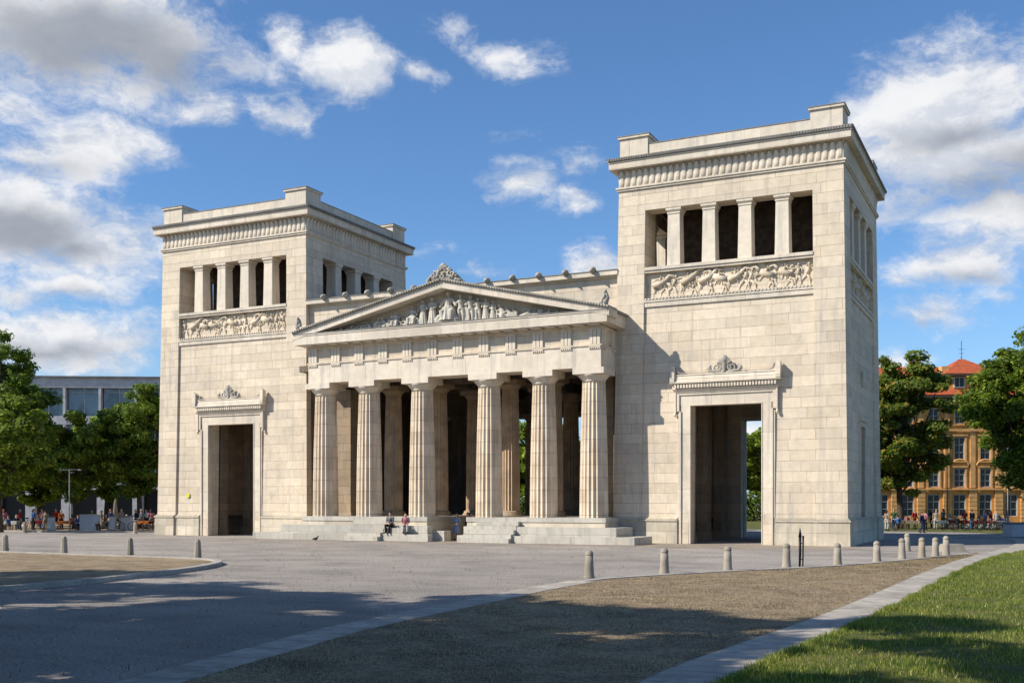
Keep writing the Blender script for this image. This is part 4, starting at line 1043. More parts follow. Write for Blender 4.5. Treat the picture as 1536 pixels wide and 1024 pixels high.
# orange building on the right
D1 = 128; ob = thing('apartment_building', 'orange rendered building with red tiled roof behind the right trees', 'building', street(0, D1), YAW)
orm = simple('orange_render', (.54, .245, .065), .85, var=.22, vs=.8); ort = simple('pale_orange_trim', (.56, .31, .12), .8, var=.16, vs=1.5)
def tile(name, ca, cb):
    m, nt, b = newmat(name); uv = nt.new('ShaderNodeTexCoord').outputs['Object']
    wv = nt.new('ShaderNodeTexWave'); wv.bands_direction = 'X'; wv.inputs['Scale'].default_value = 1.6; nt.put(wv.inputs['Vector'], uv)
    wz = nt.new('ShaderNodeTexWave'); wz.bands_direction = 'Z'; wz.inputs['Scale'].default_value = 1.4; nt.put(wz.inputs['Vector'], uv)
    base = nt.mix(nt.ramp(nt.noise(uv, 2.5, 6, .7), .35, .65), ca, cb)
    base = nt.vmath('MULTIPLY', base, nt.ramp(wz.outputs['Fac'], 0, 1, False, .8, 1.1)); base = nt.vmath('MULTIPLY', base, nt.ramp(wv.outputs['Fac'], 0, 1, False, .85, 1.08))
    nt.l.new(base, b.inputs['Base Color']); b.inputs['Roughness'].default_value = .85; return m
rtile = tile('red_roof_tiles', (.50, .115, .04), (.33, .075, .03))
def X1(p): return px(p, D1)
def Z1(p): return 2.3 + (HOR - p) / FPX * D1
w = MB(); x0, x1 = X1(1290), X1(1620); wins = []
for k in range(7):
    cx = X1(1323 + k * 38.8); wins += [(cx, .75, 2.1, 2.6, 3.0), (cx, 4.0, 1.9, 2.6, 2.6), (cx, Z1(690), 1.45, Z1(655) - Z1(690), 2), (cx, Z1(635), 1.25, Z1(612) - Z1(635), 2)]
# wall as cells around the openings
zs = sorted({0, Z1(597)} | {a[1] for a in wins} | {a[1] + a[3] for a in wins}); 
for (cx, z, ww, hh, _) in wins: pass
cols_ = [X1(1323 + k * 38.8) for k in range(7)]
rows = [(.75, 2.6, 1.5), (4.2, 2.2, 1.3), (Z1(690), Z1(655) - Z1(690), 1.25), (Z1(635), Z1(612) - Z1(635), 1.15)]
zprev = 0
for (z, hh, ww) in rows:
    w.box(x0, x1, 0, .5, zprev, z); xp = x0
    for cx in cols_: w.box(xp, cx - ww / 2, 0, .5, z, z + hh); xp = cx + ww / 2
    w.box(xp, x1, 0, .5, z, z + hh); zprev = z + hh
w.box(x0, x1, 0, .5, zprev, Z1(597)); w.box(x0, x1, .5, 12, 0, Z1(597) - .1)
w.build('wall', orm, ob)
for (z, hh, ww), (mu, ba) in zip(rows, ((1, 2), (1, 2), (1, 2), (1, 1))):
    for cx in cols_: facade_win(ob, cx, z, ww, hh, .12, mu, ba)
tr = MB()
for k in range(8):
    x = X1(1323 + (k - .5) * 38.8)
    for j in range(8): tr.box(x - .45, x + .45, -.22, -.001, .1 + j * .48, .1 + j * .48 + .42)
    tr.box(x - .3, x + .3, -.12, -.001, 4.1, Z1(600))
tr.box(x0, x1, -.3, -.002, Z1(727) - 1.6, Z1(727) - 1.25) if False else None
tr.box(x0, x1, -.35, -.13, 3.85, 4.0); tr.box(x0, x1, -.3, -.13, Z1(645) - .12, Z1(645) + .15); tr.box(x0, x1, -.25, -.13, Z1(600), Z1(600) + .25)
for cx in cols_:
    for (z, hh, ww) in rows[1:]:
        tr.box(cx - ww / 2 - .2, cx - ww / 2, -.08, -.003, z - .1, z + hh + .1); tr.box(cx + ww / 2, cx + ww / 2 + .2, -.08, -.003, z - .1, z + hh + .1)
        tr.box(cx - ww / 2 - .3, cx + ww / 2 + .3, -.16, -.004, z + hh + .1, z + hh + .28); tr.box(cx - ww / 2 - .25, cx + ww / 2 + .25, -.2, -.005, z - .25, z - .1)
    z = rows[1][0] + rows[1][1] + .28; ww = 1.9
    tr.tube([(cx + (ww / 2 + .1) * math.cos(a * PI / 10), -.08, z + .75 * math.sin(a * PI / 10)) for a in range(11)], .12, 6)
tr.build('stone_trim', ort, ob)
ev = MB(); ev.box(x0 - .5, x1 + .5, -1.0, 13, Z1(597), Z1(593)); ev.box(x0 - .2, x1 + .2, -.5, -.001, Z1(597) - .35, Z1(597)); ev.build('eaves', simple('dark_eaves', (.07, .055, .045), .8), ob)
rf = MB(); ze = Z1(593); zr = Z1(553) + .9
rf.prism([(-1.05, ze), (5.5, zr), (12.5, ze)], x0 - .5, x1 + .5, 'yz'); roof = rf.build('roof', rtile, ob)
tx0, tx1 = X1(1424), X1(1494); tw = MB(); zt = Z1(560)
tw.box(tx0, tx1, .35, 6.5, ze + .6, zt); tw.build('dormer_wall', orm, roof)
tw = MB(); ex = .6; cx = (tx0 + tx1) / 2; n = len(tw.v)
tw.v += [(tx0 - ex, -.3, zt), (tx1 + ex, -.3, zt), (tx1 + ex, 7, zt), (tx0 - ex, 7, zt), (cx - .3, 3.2, Z1(533)), (cx + .3, 3.2, Z1(533))]
tw.f += [(0, 1, 5, 4), (1, 2, 5), (2, 3, 4, 5), (3, 0, 4), (3, 2, 1, 0)]; tw.smooth += [False] * 5
tw.build('dormer_roof', rtile, roof)
tw = MB(); tw.box(tx0 - ex - .02, tx1 + ex + .02, -.34, 7.0, zt - .28, zt - .01); tw.build('dormer_eaves', simple('dark_gutter', (.09, .05, .035), .8), roof)
for p in (1440, 1478): facade_win(roof, X1(p), Z1(581), 1.25, Z1(565) - Z1(581), .18, 1, 0)
ch = MB(); ch.box(X1(1424) - .5, X1(1424) + .4, 1.0, 2.0, zt, zt + 1.0); ch.build('chimney', ort, roof)
an = MB(); an.tube([(cx, 3.2, Z1(538)), (cx, 3.2, Z1(505))], .035, 5)
for k in range(3): an.tube([(cx - .4 + k * .1, 3.2, Z1(518) - k * .5), (cx + .4 - k * .1, 3.2, Z1(518) - k * .5)], .02, 4)
an.build('antenna', iron, roof)
dp = MB(); dp.tube([(X1(1419), -.3, .3), (X1(1419), -.3, ze)], .07, 6); dp.build('drainpipe', simple('brown_pipe', (.1, .05, .03), .5), ob)

# glass-fronted building on the left
D2 = 128; base = street(px(60, D2), D2); th = YAW + math.radians(4)
lb = thing('office_building', 'modern grey concrete office block with ribbon windows behind the left trees', 'building', base, th)
H = 2.3 + (HOR - 566) / FPX * D2; xa, xb = -22, 24
zf = [(0, 3.9), (4.6, 3.0), (8.4, 3.0), (12.7, 3.1 - .35)]
s = MB()
s.box(xa, xb, 0, 14, H - 1.15, H); s.box(xa, xb, .0, .5, 3.9, 4.6); s.box(xa, xb, .0, .5, 7.6, 8.5); s.box(xa, xb, 0, .5, 11.6, 12.55)
s.box(xa, xb, 1.2, 14, 0, H - 1.15)
for k in range(12):
    x = xa + k * 4.1; s.box(x, x + .45, .02, .9, 4.6, 7.6); s.box(x, x + .35, .02, .9, 8.5, 11.6); s.box(x, x + .3, .02, .9, 12.55, H - 1.15); s.box(x - .15, x + .95, -.1, .9, 0, 3.9)
s.build('frame', concm, lb)
gl2, nt, bb = newmat('tinted_office_glass'); bb.inputs['Roughness'].default_value = .06; bb.inputs['Specular IOR Level'].default_value = 1.0
geo = nt.new('ShaderNodeTexCoord').outputs['Object']; nt.l.new(nt.mix(nt.ramp(nt.noise(nt.scale(geo, .5, .5, .3), 1.2, 2), .4, .6), (.02, .035, .05), (.09, .14, .19)), bb.inputs['Base Color'])
for (z, h_) in ((4.6, 3.0), (8.5, 3.1), (12.55, H - 1.15 - 12.55)):
    for k in range(11):
        x = xa + k * 4.1 + .45; f = MB(); wd = 3.65
        for q in (0, .5, 1): f.box(x + q * (wd - .08), x + q * (wd - .08) + .08, .72, .82, z, z + h_)
        f.box(x, x + wd, .73, .81, z, z + .09); f.box(x, x + wd, .73, .81, z + h_ - .5, z + h_ - .42)
        o = f.build('window', concm, lb); p = MB(); p.box(x, x + wd, .76, .78, z, z + h_); p.build('pane', gl2, o)
p = MB(); p.box(xa, xb, .95, 1.1, 0, 3.9); p.build('shop_front', simple('dark_glass_front', (.012, .013, .015), .3), lb)
s = MB(); s.box(xa - .2, xb + .2, -.3, 14.2, H, H + .18); s.build('roof', concd, lb)

# ================================================================== PEOPLE
skin = simple('skin', (.52, .30, .21), .6, var=.05); hairm = {k: simple('hair_' + k, c, .6) for k, c in dict(brown=(.05, .028, .015), dark=(.012, .01, .009), blond=(.32, .2, .08), red=(.22, .06, .02), grey=(.3, .29, .27)).items()}
def body(pose):
    """joint positions for an adult of 1.72 m facing -y"""
    J = {}
    J['pel'] = Vector((0, 0, .92)); J['che'] = Vector((0, 0, 1.28)); J['nek'] = Vector((0, 0, 1.45)); J['hed'] = Vector((0, -.02, 1.60))
    for s, n in ((-1, 'L'), (1, 'R')):
        J['hip' + n] = Vector((s * .1, 0, .9)); J['kne' + n] = Vector((s * .11, -.01, .49)); J['ank' + n] = Vector((s * .11, .02, .08)); J['toe' + n] = Vector((s * .13, -.15, .035))
        J['sho' + n] = Vector((s * .19, 0, 1.39)); J['elb' + n] = Vector((s * .245, .03, 1.12)); J['wri' + n] = Vector((s * .25, -.04, .87))
    if pose == 'walk':
        J['kneL'] += Vector((0, -.14, .01)); J['ankL'] += Vector((0, -.22, .01)); J['toeL'] += Vector((0, -.22, .04)); J['kneR'] += Vector((0, .06, 0)); J['ankR'] += Vector((0, .27, .05)); J['toeR'] += Vector((0, .26, 0))
        J['wriL'] += Vector((0, .15, .03)); J['wriR'] += Vector((0, -.2, .08)); J['elbR'] += Vector((0, -.05, 0))
    if pose == 'chat':
        J['elbR'] += Vector((.02, -.08, .02)); J['wriR'] = Vector((.12, -.3, 1.16)); J['kneL'] += Vector((-.02, -.04, 0)); J['hed'] += Vector((.02, -.02, 0))
    if pose == 'hold':
        for n, s in (('L', -1), ('R', 1)): J['elb' + n] += Vector((0, -.05, 0)); J['wri' + n] = Vector((s * .1, -.28, 1.05))
    if pose == 'sit':
        d = -.47
        for k in J: J[k] = J[k] + Vector((0, 0, d))
        for n, s in (('L', -1), ('R', 1)):
            J['kne' + n] = Vector((s * .13, -.44, .48)); J['ank' + n] = Vector((s * .12, -.42, .08)); J['toe' + n] = Vector((s * .13, -.6, .035))
            J['elb' + n] = Vector((s * .23, -.1, .68)); J['wri' + n] = Vector((s * .1, -.32, .58))
        for k in ('che', 'nek', 'hed', 'shoL', 'shoR'): J[k] += Vector((0, -.07, 0))
    return J
def person_meshes(pose, female=False, skirt=False):
    J = body(pose); m = MB()
    L = lambda a, b_, t: J[a].lerp(J[b_], t)
    m.tube([J['pel'] + Vector((0, 0, -.06)), J['pel'], L('pel', 'che', .5), J['che'], J['nek'] - Vector((0, 0, .03))], [.11, .145, .12, .15, .07], 12)
    m.tube([J['nek'] - Vector((0, 0, .05)), J['hed'] - Vector((0, 0, .04))], .052, 9)
    h = J['hed']; m.ball(h, (.075, .092, .112), 14, 11); m.ball(h + Vector((0, -.05, -.06)), (.045, .045, .05), 9, 7)
    m.tube([h + Vector((0, -.085, .02)), h + Vector((0, -.112, -.025))], [.010, .017], 6)
    for s in (-1, 1): m.ball(h + Vector((s * .076, .005, -.005)), (.012, .022, .032), 7, 6)
    for n, s in (('L', -1), ('R', 1)):
        m.tube([J['hip' + n], L('hip' + n, 'kne' + n, .5), J['kne' + n], L('kne' + n, 'ank' + n, .35), J['ank' + n]], [.09, .078, .055, .056, .038], 10)
        m.tube([J['ank' + n] + Vector((0, .04, -.03)), J['ank' + n] - Vector((0, .03, .03)), J['toe' + n]], [.042, .045, .03], 8)
        m.tube([J['sho' + n] + Vector((-s * .06, 0, -.01)), J['sho' + n], L('sho' + n, 'elb' + n, .5), J['elb' + n], L('elb' + n, 'wri' + n, .4), J['wri' + n]], [.06, .056, .046, .036, .035, .025], 9)
        d = (J['wri' + n] - J['elb' + n]).normalized(); side = Vector((0, 1, 0)) if abs(d.y) < .7 else Vector((1, 0, 0)); side = (side - d * side.dot(d)).normalized(); w = J['wri' + n]
        m.tube([w, w + d * .05, w + d * .09], [.027, .036, .034], 8, flat=.8)
        for k in range(4):
            b0 = w + d * .085 + side * (.027 - k * .018); cu = side.cross(d) * .012 * (1 if s > 0 else -1)
            ln = (.065, .078, .072, .056)[k]; m.tube([b0, b0 + d * ln * .55, b0 + d * ln + cu], [.0095, .0088, .007], 5)
        b0 = w + d * .03 + side * .03; m.tube([b0, b0 + d * .035 + side * .022, b0 + d * .065 + side * .024], [.012, .011, .008], 5)
    out = {'body': remeshed(m, 'person_body', skin, .013)}
    t = MB(); t.tube([J['pel'] + Vector((0, 0, .02)), L('pel', 'che', .3), L('pel', 'che', .6), J['che'] + Vector((0, 0, .03)), J['nek'] - Vector((0, 0, .04))], [.158, .14, .145, .17, .085], 14)
    for n, s in (('L', -1), ('R', 1)): t.tube([J['sho' + n] + Vector((-s * .09, 0, -.02)), J['sho' + n], L('sho' + n, 'elb' + n, .5), L('sho' + n, 'elb' + n, .95), L('elb' + n, 'wri' + n, .7)], [.075, .07, .06, .052, .042], 9)
    out['shirt'] = remeshed(t, 'shirt', skin, .017)
    t = MB()
    if skirt:
        t.rings([[(r * math.cos(2 * PI * j / 24) * (1 + .05 * math.sin(j * 2.1)), r * .9 * math.sin(2 * PI * j / 24) * (1 + .05 * math.sin(j * 2.1)), z) for j in range(24)] for r, z in ((.15, .98), (.19, .85), (.24, .6), (.27, .45))])
        out['skirt'] = remeshed(t, 'skirt', skin, .017)
    else:
        t.tube([J['pel'] + Vector((0, 0, .07)), J['pel'], J['pel'] - Vector((0, 0, .07))], [.15, .16, .13], 12)
        for n in 'LR': t.tube([J['hip' + n], L('hip' + n, 'kne' + n, .5), J['kne' + n], L('kne' + n, 'ank' + n, .5), L('kne' + n, 'ank' + n, .95)], [.105, .092, .075, .072, .062], 10)
        out['trousers'] = remeshed(t, 'trousers', skin, .017)
    t = MB(); t.ball(h + Vector((0, .018, .03)), (.088, .1, .105), 12, 9)
    if female: t.tube([h + Vector((0, .06, .02)), h + Vector((0, .09, -.1)), h + Vector((0, .08, -.24))], [.08, .085, .05], 9)
    tt = remeshed(t, 'hair', skin, .015); out['hair'] = tt
    t = MB()
    for n in 'LR': t.tube([J['ank' + n] + Vector((0, .05, -.03)), J['ank' + n] - Vector((0, .03, .03)), J['toe' + n] - Vector((0, .01, 0))], [.05, .052, .037], 9)
    out['shoes'] = remeshed(t, 'shoes', skin, .015)
    return out
TP = {('stand', 0): person_meshes('stand'), ('chat', 1): person_meshes('chat', True), ('walk', 0): person_meshes('walk'), ('sit', 0): person_meshes('sit'), ('sit', 1): person_meshes('sit', True), ('hold', 2): person_meshes('hold', True, True)}
clothc = {'red': (.42, .03, .025), 'white': (.65, .65, .63), 'navy': (.02, .035, .10), 'blue': (.06, .15, .36), 'black': (.015, .015, .017), 'grey': (.2, .2, .21), 'pink': (.55, .22, .26), 'orange': (.55, .16, .03), 'beige': (.42, .34, .24), 'green': (.05, .12, .05), 'pale blue': (.30, .40, .60), 'brown': (.1, .055, .03)}
clothm = {k: simple('cloth_' + k.replace(' ', '_'), tuple(c * .62 for c in v), .85, vs=12) for k, v in clothc.items()}
def person(kind, loc, rz, top, bottom, hair, label, group=None, shoe='black'):
    parts = TP[kind]; r = link('person', parts['body'], None, label, 'person', group, None, loc, rz); s = random.uniform(.95, 1.05); r.scale = (s, s, s)
    for k, me in parts.items():
        if k == 'body': continue
        o = link(k, me, r); o.material_slots[0].link = 'OBJECT'
        o.material_slots[0].material = {'shirt': clothm[top], 'trousers': clothm.get(bottom), 'skirt': clothm.get(bottom), 'hair': hairm[hair], 'shoes': clothm[shoe]}[k]
    return r
person(('hold', 2), (.72, -.6, 0), .3, 'pale blue', 'pale blue', 'red', 'red-haired person in pale blue top and skirt in the central passage')
person(('stand', 0), (1.35, -.3, 0), -.4, 'black', 'beige', 'dark', 'person in black top in the central passage, beside the red-haired one')
person(('chat', 1), (1.0, .6, 0), 1.8, 'red', 'navy', 'brown', 'person in red top and navy trousers behind the pair in the central passage')
person(('sit', 1), (-1.3, YF - .85, .48), .5, 'pink', 'white', 'brown', 'person in pink top and white trousers sitting on the left steps')
person(('sit', 0), (-2.35, YF - .85, .48), .1, 'grey', 'black', 'dark', 'person in grey top and black trousers sitting by the stair flight')
# crowd left and right
rnd = random.Random(21); used = set(); tops = ['red', 'white', 'navy', 'blue', 'black', 'grey', 'pink', 'orange', 'beige', 'green']; bots = ['navy', 'black', 'grey', 'beige', 'blue', 'white', 'brown']
def crowd(spots, where, group):
    for (x, d) in spots:
        kd = rnd.choice([('stand', 0), ('chat', 1), ('walk', 0), ('sit', 0), ('sit', 1), ('chat', 1)]) 
        while True:
            a, b_, hh = rnd.choice(tops), rnd.choice(bots), rnd.choice(list(hairm))
            if (a, b_, hh) not in used: used.add((a, b_, hh)); break
        p = street(px(x, d), d, .05 if where[0] == 'l' else .012); pose = {'stand': 'standing', 'chat': 'talking', 'walk': 'walking', 'sit': 'seated'}[kd[0]]
        if kd[0] == 'sit':
            bench_at.append((p.x, p.y, p.z, rnd.uniform(0, 6.2))); rz = bench_at[-1][3]
        else: rz = rnd.uniform(0, 6.2)
        person(kd, p, rz, a, b_, hh, f'{pose} person with {hh if hh != "red" else "reddish"} hair in {a} top and {b_} trousers, {"under the left trees" if where[0] == "l" else "before the orange building"}', group)
bench_at = []
crowd([(6, 93), (14, 90), (24, 94), (30, 96), (50, 92), (63, 94), (68, 90), (84, 95), (92, 93), (108, 96), (116, 92), (138, 97), (144, 91), (152, 95), (160, 98), (166, 93), (182, 96), (190, 93), (204, 97), (212, 94), (220, 96), (227, 93)], 'l', 'people under the left trees')
crowd([(1330, 92), (1341, 96), (1347, 94), (1360, 100), (1372, 97), (1388, 93), (1398, 99), (1404, 95), (1415, 97), (1426, 100), (1436, 96), (1447, 98), (1458, 95), (1469, 99), (1477, 93), (1486, 97), (1494, 95), (1500, 99), (1507, 96)], 'r', 'people before the orange building')
person(('walk', 0), street(px(1383, 84), 84), 1.2, 'navy', 'navy', 'dark', 'person all in dark navy walking near the far path, right of the right tower')

# stools under seated people, café tables, bicycles, parasols
seatm = simple('dark_wood_seat', (.12, .07, .04), .7)
def cl(names): return names[len(names) % 1]
st0 = None
for k, (x, y, z, r) in enumerate(bench_at):
    m = None
    if st0 is None:
        st0 = thing('stool', 'x', 'stool', (x, y, z), r, 'wooden stools under seated people')
        m = MB(); m.box(-.2, .2, -.18, .2, .37, .41); m.build('seat', seatm, st0)
        for sx in (-.16, .16):
            for sy in (-.14, .16): m = MB(); m.box(sx - .02, sx + .02, sy - .02, sy + .02, 0, .37); m.build('leg', seatm, st0)
        o = st0
    else: o = dup(st0, (x, y, z), r)
    o['label'] = 'small dark wooden stool under one of the seated people'
t0 = thing('cafe_table', 'x', 'table', group='café tables')
m = MB(); m.box(-.55, .55, -.4, .4, .71, .75); m.build('tabletop', seatm, t0)
m = MB(); m.box(-.57, .57, -.42, .42, .752, .762); m.box(-.57, .57, -.425, -.42, .5, .752); m.box(-.57, .57, .42, .425, .5, .752); clo = m.build('table_cover', clothm['red'], t0)
for sx in (-.48, .48):
    for sy in (-.33, .33): m = MB(); m.box(sx - .025, sx + .025, sy - .025, sy + .025, 0, .71); m.build('leg', seatm, t0)
tabs = [(20, 91, 'white'), (58, 93, 'red'), (98, 92, 'orange'), (132, 95, 'white'), (172, 92, 'grey'), (198, 95, 'white'), (218, 92, 'orange'), (1352, 96, 'white'), (1366, 95, 'beige'), (1410, 95, 'white'), (1432, 97, 'red'), (1452, 96, 'red'), (1466, 95, 'red'), (1490, 95, 'red'), (1502, 94, 'white')]
tl = ['at the left picture edge', 'beside the first trunk under the left trees', 'in the middle under the left trees', 'left of the tiled stall', 'beside the closed parasol', 'under the tree by the left tower', 'closest to the left tower',
      'closest to the right tower', 'next to the one by the right tower', 'left of the red tables', 'leftmost red one', 'second red one', 'third red one', 'rightmost red one', 'before the bicycles at the right']
for k, (x, d, c) in enumerate(tabs):
    L_ = street(px(x, d), d, .05 if x < 300 else .012); rz = YAW + rnd.uniform(-.3, .3)
    o = t0 if k == 0 else dup(t0, L_, rz); o.location = L_; o.rotation_euler = (0, 0, rz)
    o['label'] = f'café table with {c} cover, {tl[k]}'
    for ch in o.children:
        if ch.name.startswith('table_cover'): ch.material_slots[0].link = 'OBJECT'; ch.material_slots[0].material = clothm[c]
# bicycle
def bicycle():
    t = thing('bicycle', 'x', 'bicycle', group='parked bicycles'); fm = simple('bicycle_paint', (.05, .05, .06), .35, .3); rub = simple('rubber', (.015, .015, .015), .8); chrm = simple('steel', (.45, .45, .45), .35, .8)
    for x in (-.52, .52):
        m = MB(); m.tube([(x + .33 * math.cos(a * PI / 12), 0, .35 + .33 * math.sin(a * PI / 12)) for a in range(25)], .02, 6); w = m.build('wheel', rub, t)
        m = MB()
        for a in range(8): m.tube([(x - .32 * math.cos(a * PI / 8), 0, .35 - .32 * math.sin(a * PI / 8)), (x + .32 * math.cos(a * PI / 8), 0, .35 + .32 * math.sin(a * PI / 8))], .004, 3)
        m.tube([(x, -.05, .35), (x, .05, .35)], .03, 6); m.build('spokes', chrm, w)
    m = MB(); P_ = {'bb': (-.08, 0, .3), 'st': (-.2, 0, .78), 'hd': (.33, 0, .82), 'r': (-.52, 0, .35), 'f': (.52, 0, .35), 'h2': (.37, 0, .66)}
    for a, b_ in (('bb', 'st'), ('bb', 'h2'), ('st', 'hd'), ('st', 'r'), ('bb', 'r'), ('hd', 'f')): m.tube([P_[a], P_[b_]], .018, 6)
    m.tube([(-.2, 0, .78), (-.23, 0, .92)], .014, 6); m.build('frame', fm, t)
    m = MB(); m.tube([(-.36, 0, .94), (-.25, 0, .95), (-.08, 0, .93)], [.07, .06, .02], 8, flat=.4); m.build('saddle', rub, t)
    m = MB(); m.tube([(.33, 0, .82), (.3, 0, .98)], .014, 6); m.tube([(.18, -.28, .96), (.3, -.1, .99), (.3, .1, .99), (.18, .28, .96)], .014, 6); m.build('handlebar', chrm, t)
    m = MB(); m.tube([(-.08, -.08, .3), (-.08, .08, .3)], .02, 5); m.tube([(-.08, -.1, .3), (.02, -.1, .18)], .012, 5); m.tube([(-.08, .1, .3), (-.18, .1, .42)], .012, 5); m.build('crank', chrm, t)
    return t
b0 = bicycle()
bk = [(45, 95, 'beside the second left tree trunk'), (76, 92, 'in front of the left building pillars'), (122, 93, 'left of the tiled stall'), (176, 90, 'by the closed parasol'), (208, 90, 'nearest the far bollard by the left tower'), (1338, 90, 'nearest the right tower'), (1422, 92, 'left of the red tables'), (1440, 90, 'before the red tables'),
      (1462, 91, 'between the red tables'), (1480, 90, 'left of the grey bin'), (1492, 92, 'second from the grey bin'), (1504, 90, 'next to the grey bin')]
for k, (x, d, w) in enumerate(bk):
    L_ = street(px(x, d), d, .05 if x < 300 else .012); rz = YAW + rnd.uniform(-.7, .7)
    o = b0 if k == 0 else dup(b0, L_, rz); o.location = L_; o.rotation_euler = (0, 0, rz); o['label'] = 'dark parked bicycle ' + w
# stall
d = 91; t = thing('market_stall', 'pale tiled counter stall standing under the left trees', 'stall', street(px(135, d), d, .05), YAW)
m = MB(); m.box(-.75, .75, -.3, .3, 0, 1.25); m.build('counter', simple('pale_tiles', (.36, .42, .50), .4, var=.2, vs=14), t)
m = MB(); m.box(-.8, .8, -.35, .35, 1.25, 1.31); m.build('countertop', framem, t)
def binn(x, d, lab, w=.3, h=1.0, m_=None):
    t = thing('litter_bin', lab, 'litter bin', street(px(x, d), d, .05 if x < 300 else .012), YAW); m = MB(); m.frustum(-w, w, -w, w, .05, h, .03, .03); m.build('bin_body', m_ or concm, t)
    m = MB(); m.frustum(-w - .02, w + .02, -w - .02, w + .02, h, h + .1, .08, .08); m.build('lid', concd, t)
    m = MB(); m.box(-w + .05, w - .05, -w + .05, w - .05, 0, .05); m.build('foot', concd, t); return t
palem = simple('pale_bin_plastic', (.40, .41, .43), .5)
binn(77, 89, 'pale grey litter bin near the left building pillars', .25, 1.1, palem); binn(169, 90, 'pale bluish litter bin right of the tiled stall', .25, 1.15, palem); binn(190, 91, 'wide pale bin under the tree by the left tower', .42, 1.1, palem); binn(1527, 73, 'large pale grey slatted bin at the right picture edge', .72, .9, palem)
t = thing('closed_parasol', 'closed beige parasol standing right of the tiled stall', 'parasol', street(px(173, 94), 94, .05))
m = MB(); m.tube([(0, 0, 0), (0, 0, 2.6)], .025, 6); m.build('pole', iron, t)
m = MB(); m.rings([[(r * (1 + .12 * math.cos(4 * a * PI / 8)) * math.cos(a * PI / 8), r * (1 + .12 * math.cos(4 * a * PI / 8)) * math.sin(a * PI / 8), z) for a in range(16)] for r, z in ((.2, .9), (.24, 1.2), (.17, 1.9), (.12, 2.3), (.03, 2.65))]); m.build('canopy', clothm['beige'], t)
m = MB(); m.lathe([(.25, 0), (.25, .06), (.05, .1)], n=14); m.build('base', concd, t)
# lamp post on the left, flag pole on the right
lampm = simple('dull_lamp_steel', (.20, .21, .21), .5)
t = thing('street_lamp', 'thin pale street lamp with two arms among the left trees', 'street lamp', street(px(104, 84), 84, .05), YAW)
zt = 2.3 + (HOR - 705) / FPX * 84; m = MB(); m.tube([(0, 0, 0), (0, 0, 1.0), (0, 0, zt)], [.06, .045, .03], 8); m.build('pole', lampm, t)
m = MB(); m.tube([(-.65, 0, zt), (0, 0, zt - .02), (.75, 0, zt + .02)], .03, 6); m.tube([(0, 0, zt - .25), (.4, 0, zt - .22)], .02, 5); m.build('arm', lampm, t)
for x in (-.7, .8): m = MB(); m.ball((x, 0, zt - .03), (.16, .1, .06), 9, 6); m.build('lamp_head', lampm, t)
t = thing('flagpole', 'bare white flagpole rising among the right tree crown', 'flagpole', street(px(1512, 83), 83, .012), YAW)
zt = 2.3 + (HOR - 552) / FPX * 83; m = MB(); m.tube([(0, 0, 0), (0, 0, zt * .5), (-.08, 0, zt)], [.07, .055, .03], 8); m.build('pole', framem, t); m = MB(); m.ball((-.08, 0, zt + .03), .06, 8, 6); m.build('finial', framem, t)

# ================================================================== SKY, SUN, CAMERA
wd = bpy.data.worlds.new('World'); sc.world = wd; wd.use_nodes = True; nt = NT(wd.node_tree); nt.n.clear()
SUN = Vector((-1.1, -1.0, 1.15)).normalized(); el = math.asin(SUN.z)
sky = nt.new('ShaderNodeTexSky', sky_type='NISHITA'); sky.sun_disc = False; sky.sun_elevation = el; sky.sun_rotation = math.atan2(SUN.x, SUN.y); sky.altitude = 500; sky.air_density = 1.0; sky.dust_density = .6; sky.ozone_density = 2.2
gen = nt.new('ShaderNodeTexCoord').outputs['Generated']; sp = nt.new('ShaderNodeSeparateXYZ'); nt.l.new(gen, sp.inputs[0])
az = nt.math('ARCTAN2', sp.outputs[0], sp.outputs[1]); elv = nt.math('ARCSINE', sp.outputs[2])
cmb = nt.new('ShaderNodeCombineXYZ'); nt.put(cmb.inputs[0], az); nt.put(cmb.inputs[1], elv); cmb.inputs[2].default_value = 0; AE = cmb.outputs[0]
def ae(x, y):
    d = FW + RT * ((x - 768) / FPX) + Vector((0, 0, (HOR - y) / FPX)); d.normalize(); return math.atan2(d.x, d.y), math.asin(d.z)
wn = nt.new('ShaderNodeTexNoise'); nt.put(wn.inputs['Vector'], AE); wn.inputs['Scale'].default_value = 9; wn.inputs['Detail'].default_value = 5; wn.inputs['Roughness'].default_value = .6
warp = nt.vmath('MULTIPLY', nt.vmath('SUBTRACT', wn.outputs['Color'], (.5, .5, .5)), (.11, .055, 0)); AW = nt.vmath('ADD', AE, warp)
def blobs(lst, vec):
    acc = None
    for (x, y, w_, h_, s) in lst:
        a, e_ = ae(x, y); k = 1 / FPX
        v = nt.vmath('MULTIPLY', nt.vmath('SUBTRACT', vec, (a, e_, 0)), (1 / (w_ * k), 1 / (h_ * k), 0))
        q = nt.math('MULTIPLY', nt.math('SUBTRACT', 1, nt.vmath('LENGTH', v)), s)
        acc = q if acc is None else nt.math('SMOOTH_MAX', acc, q, .15)
    return acc
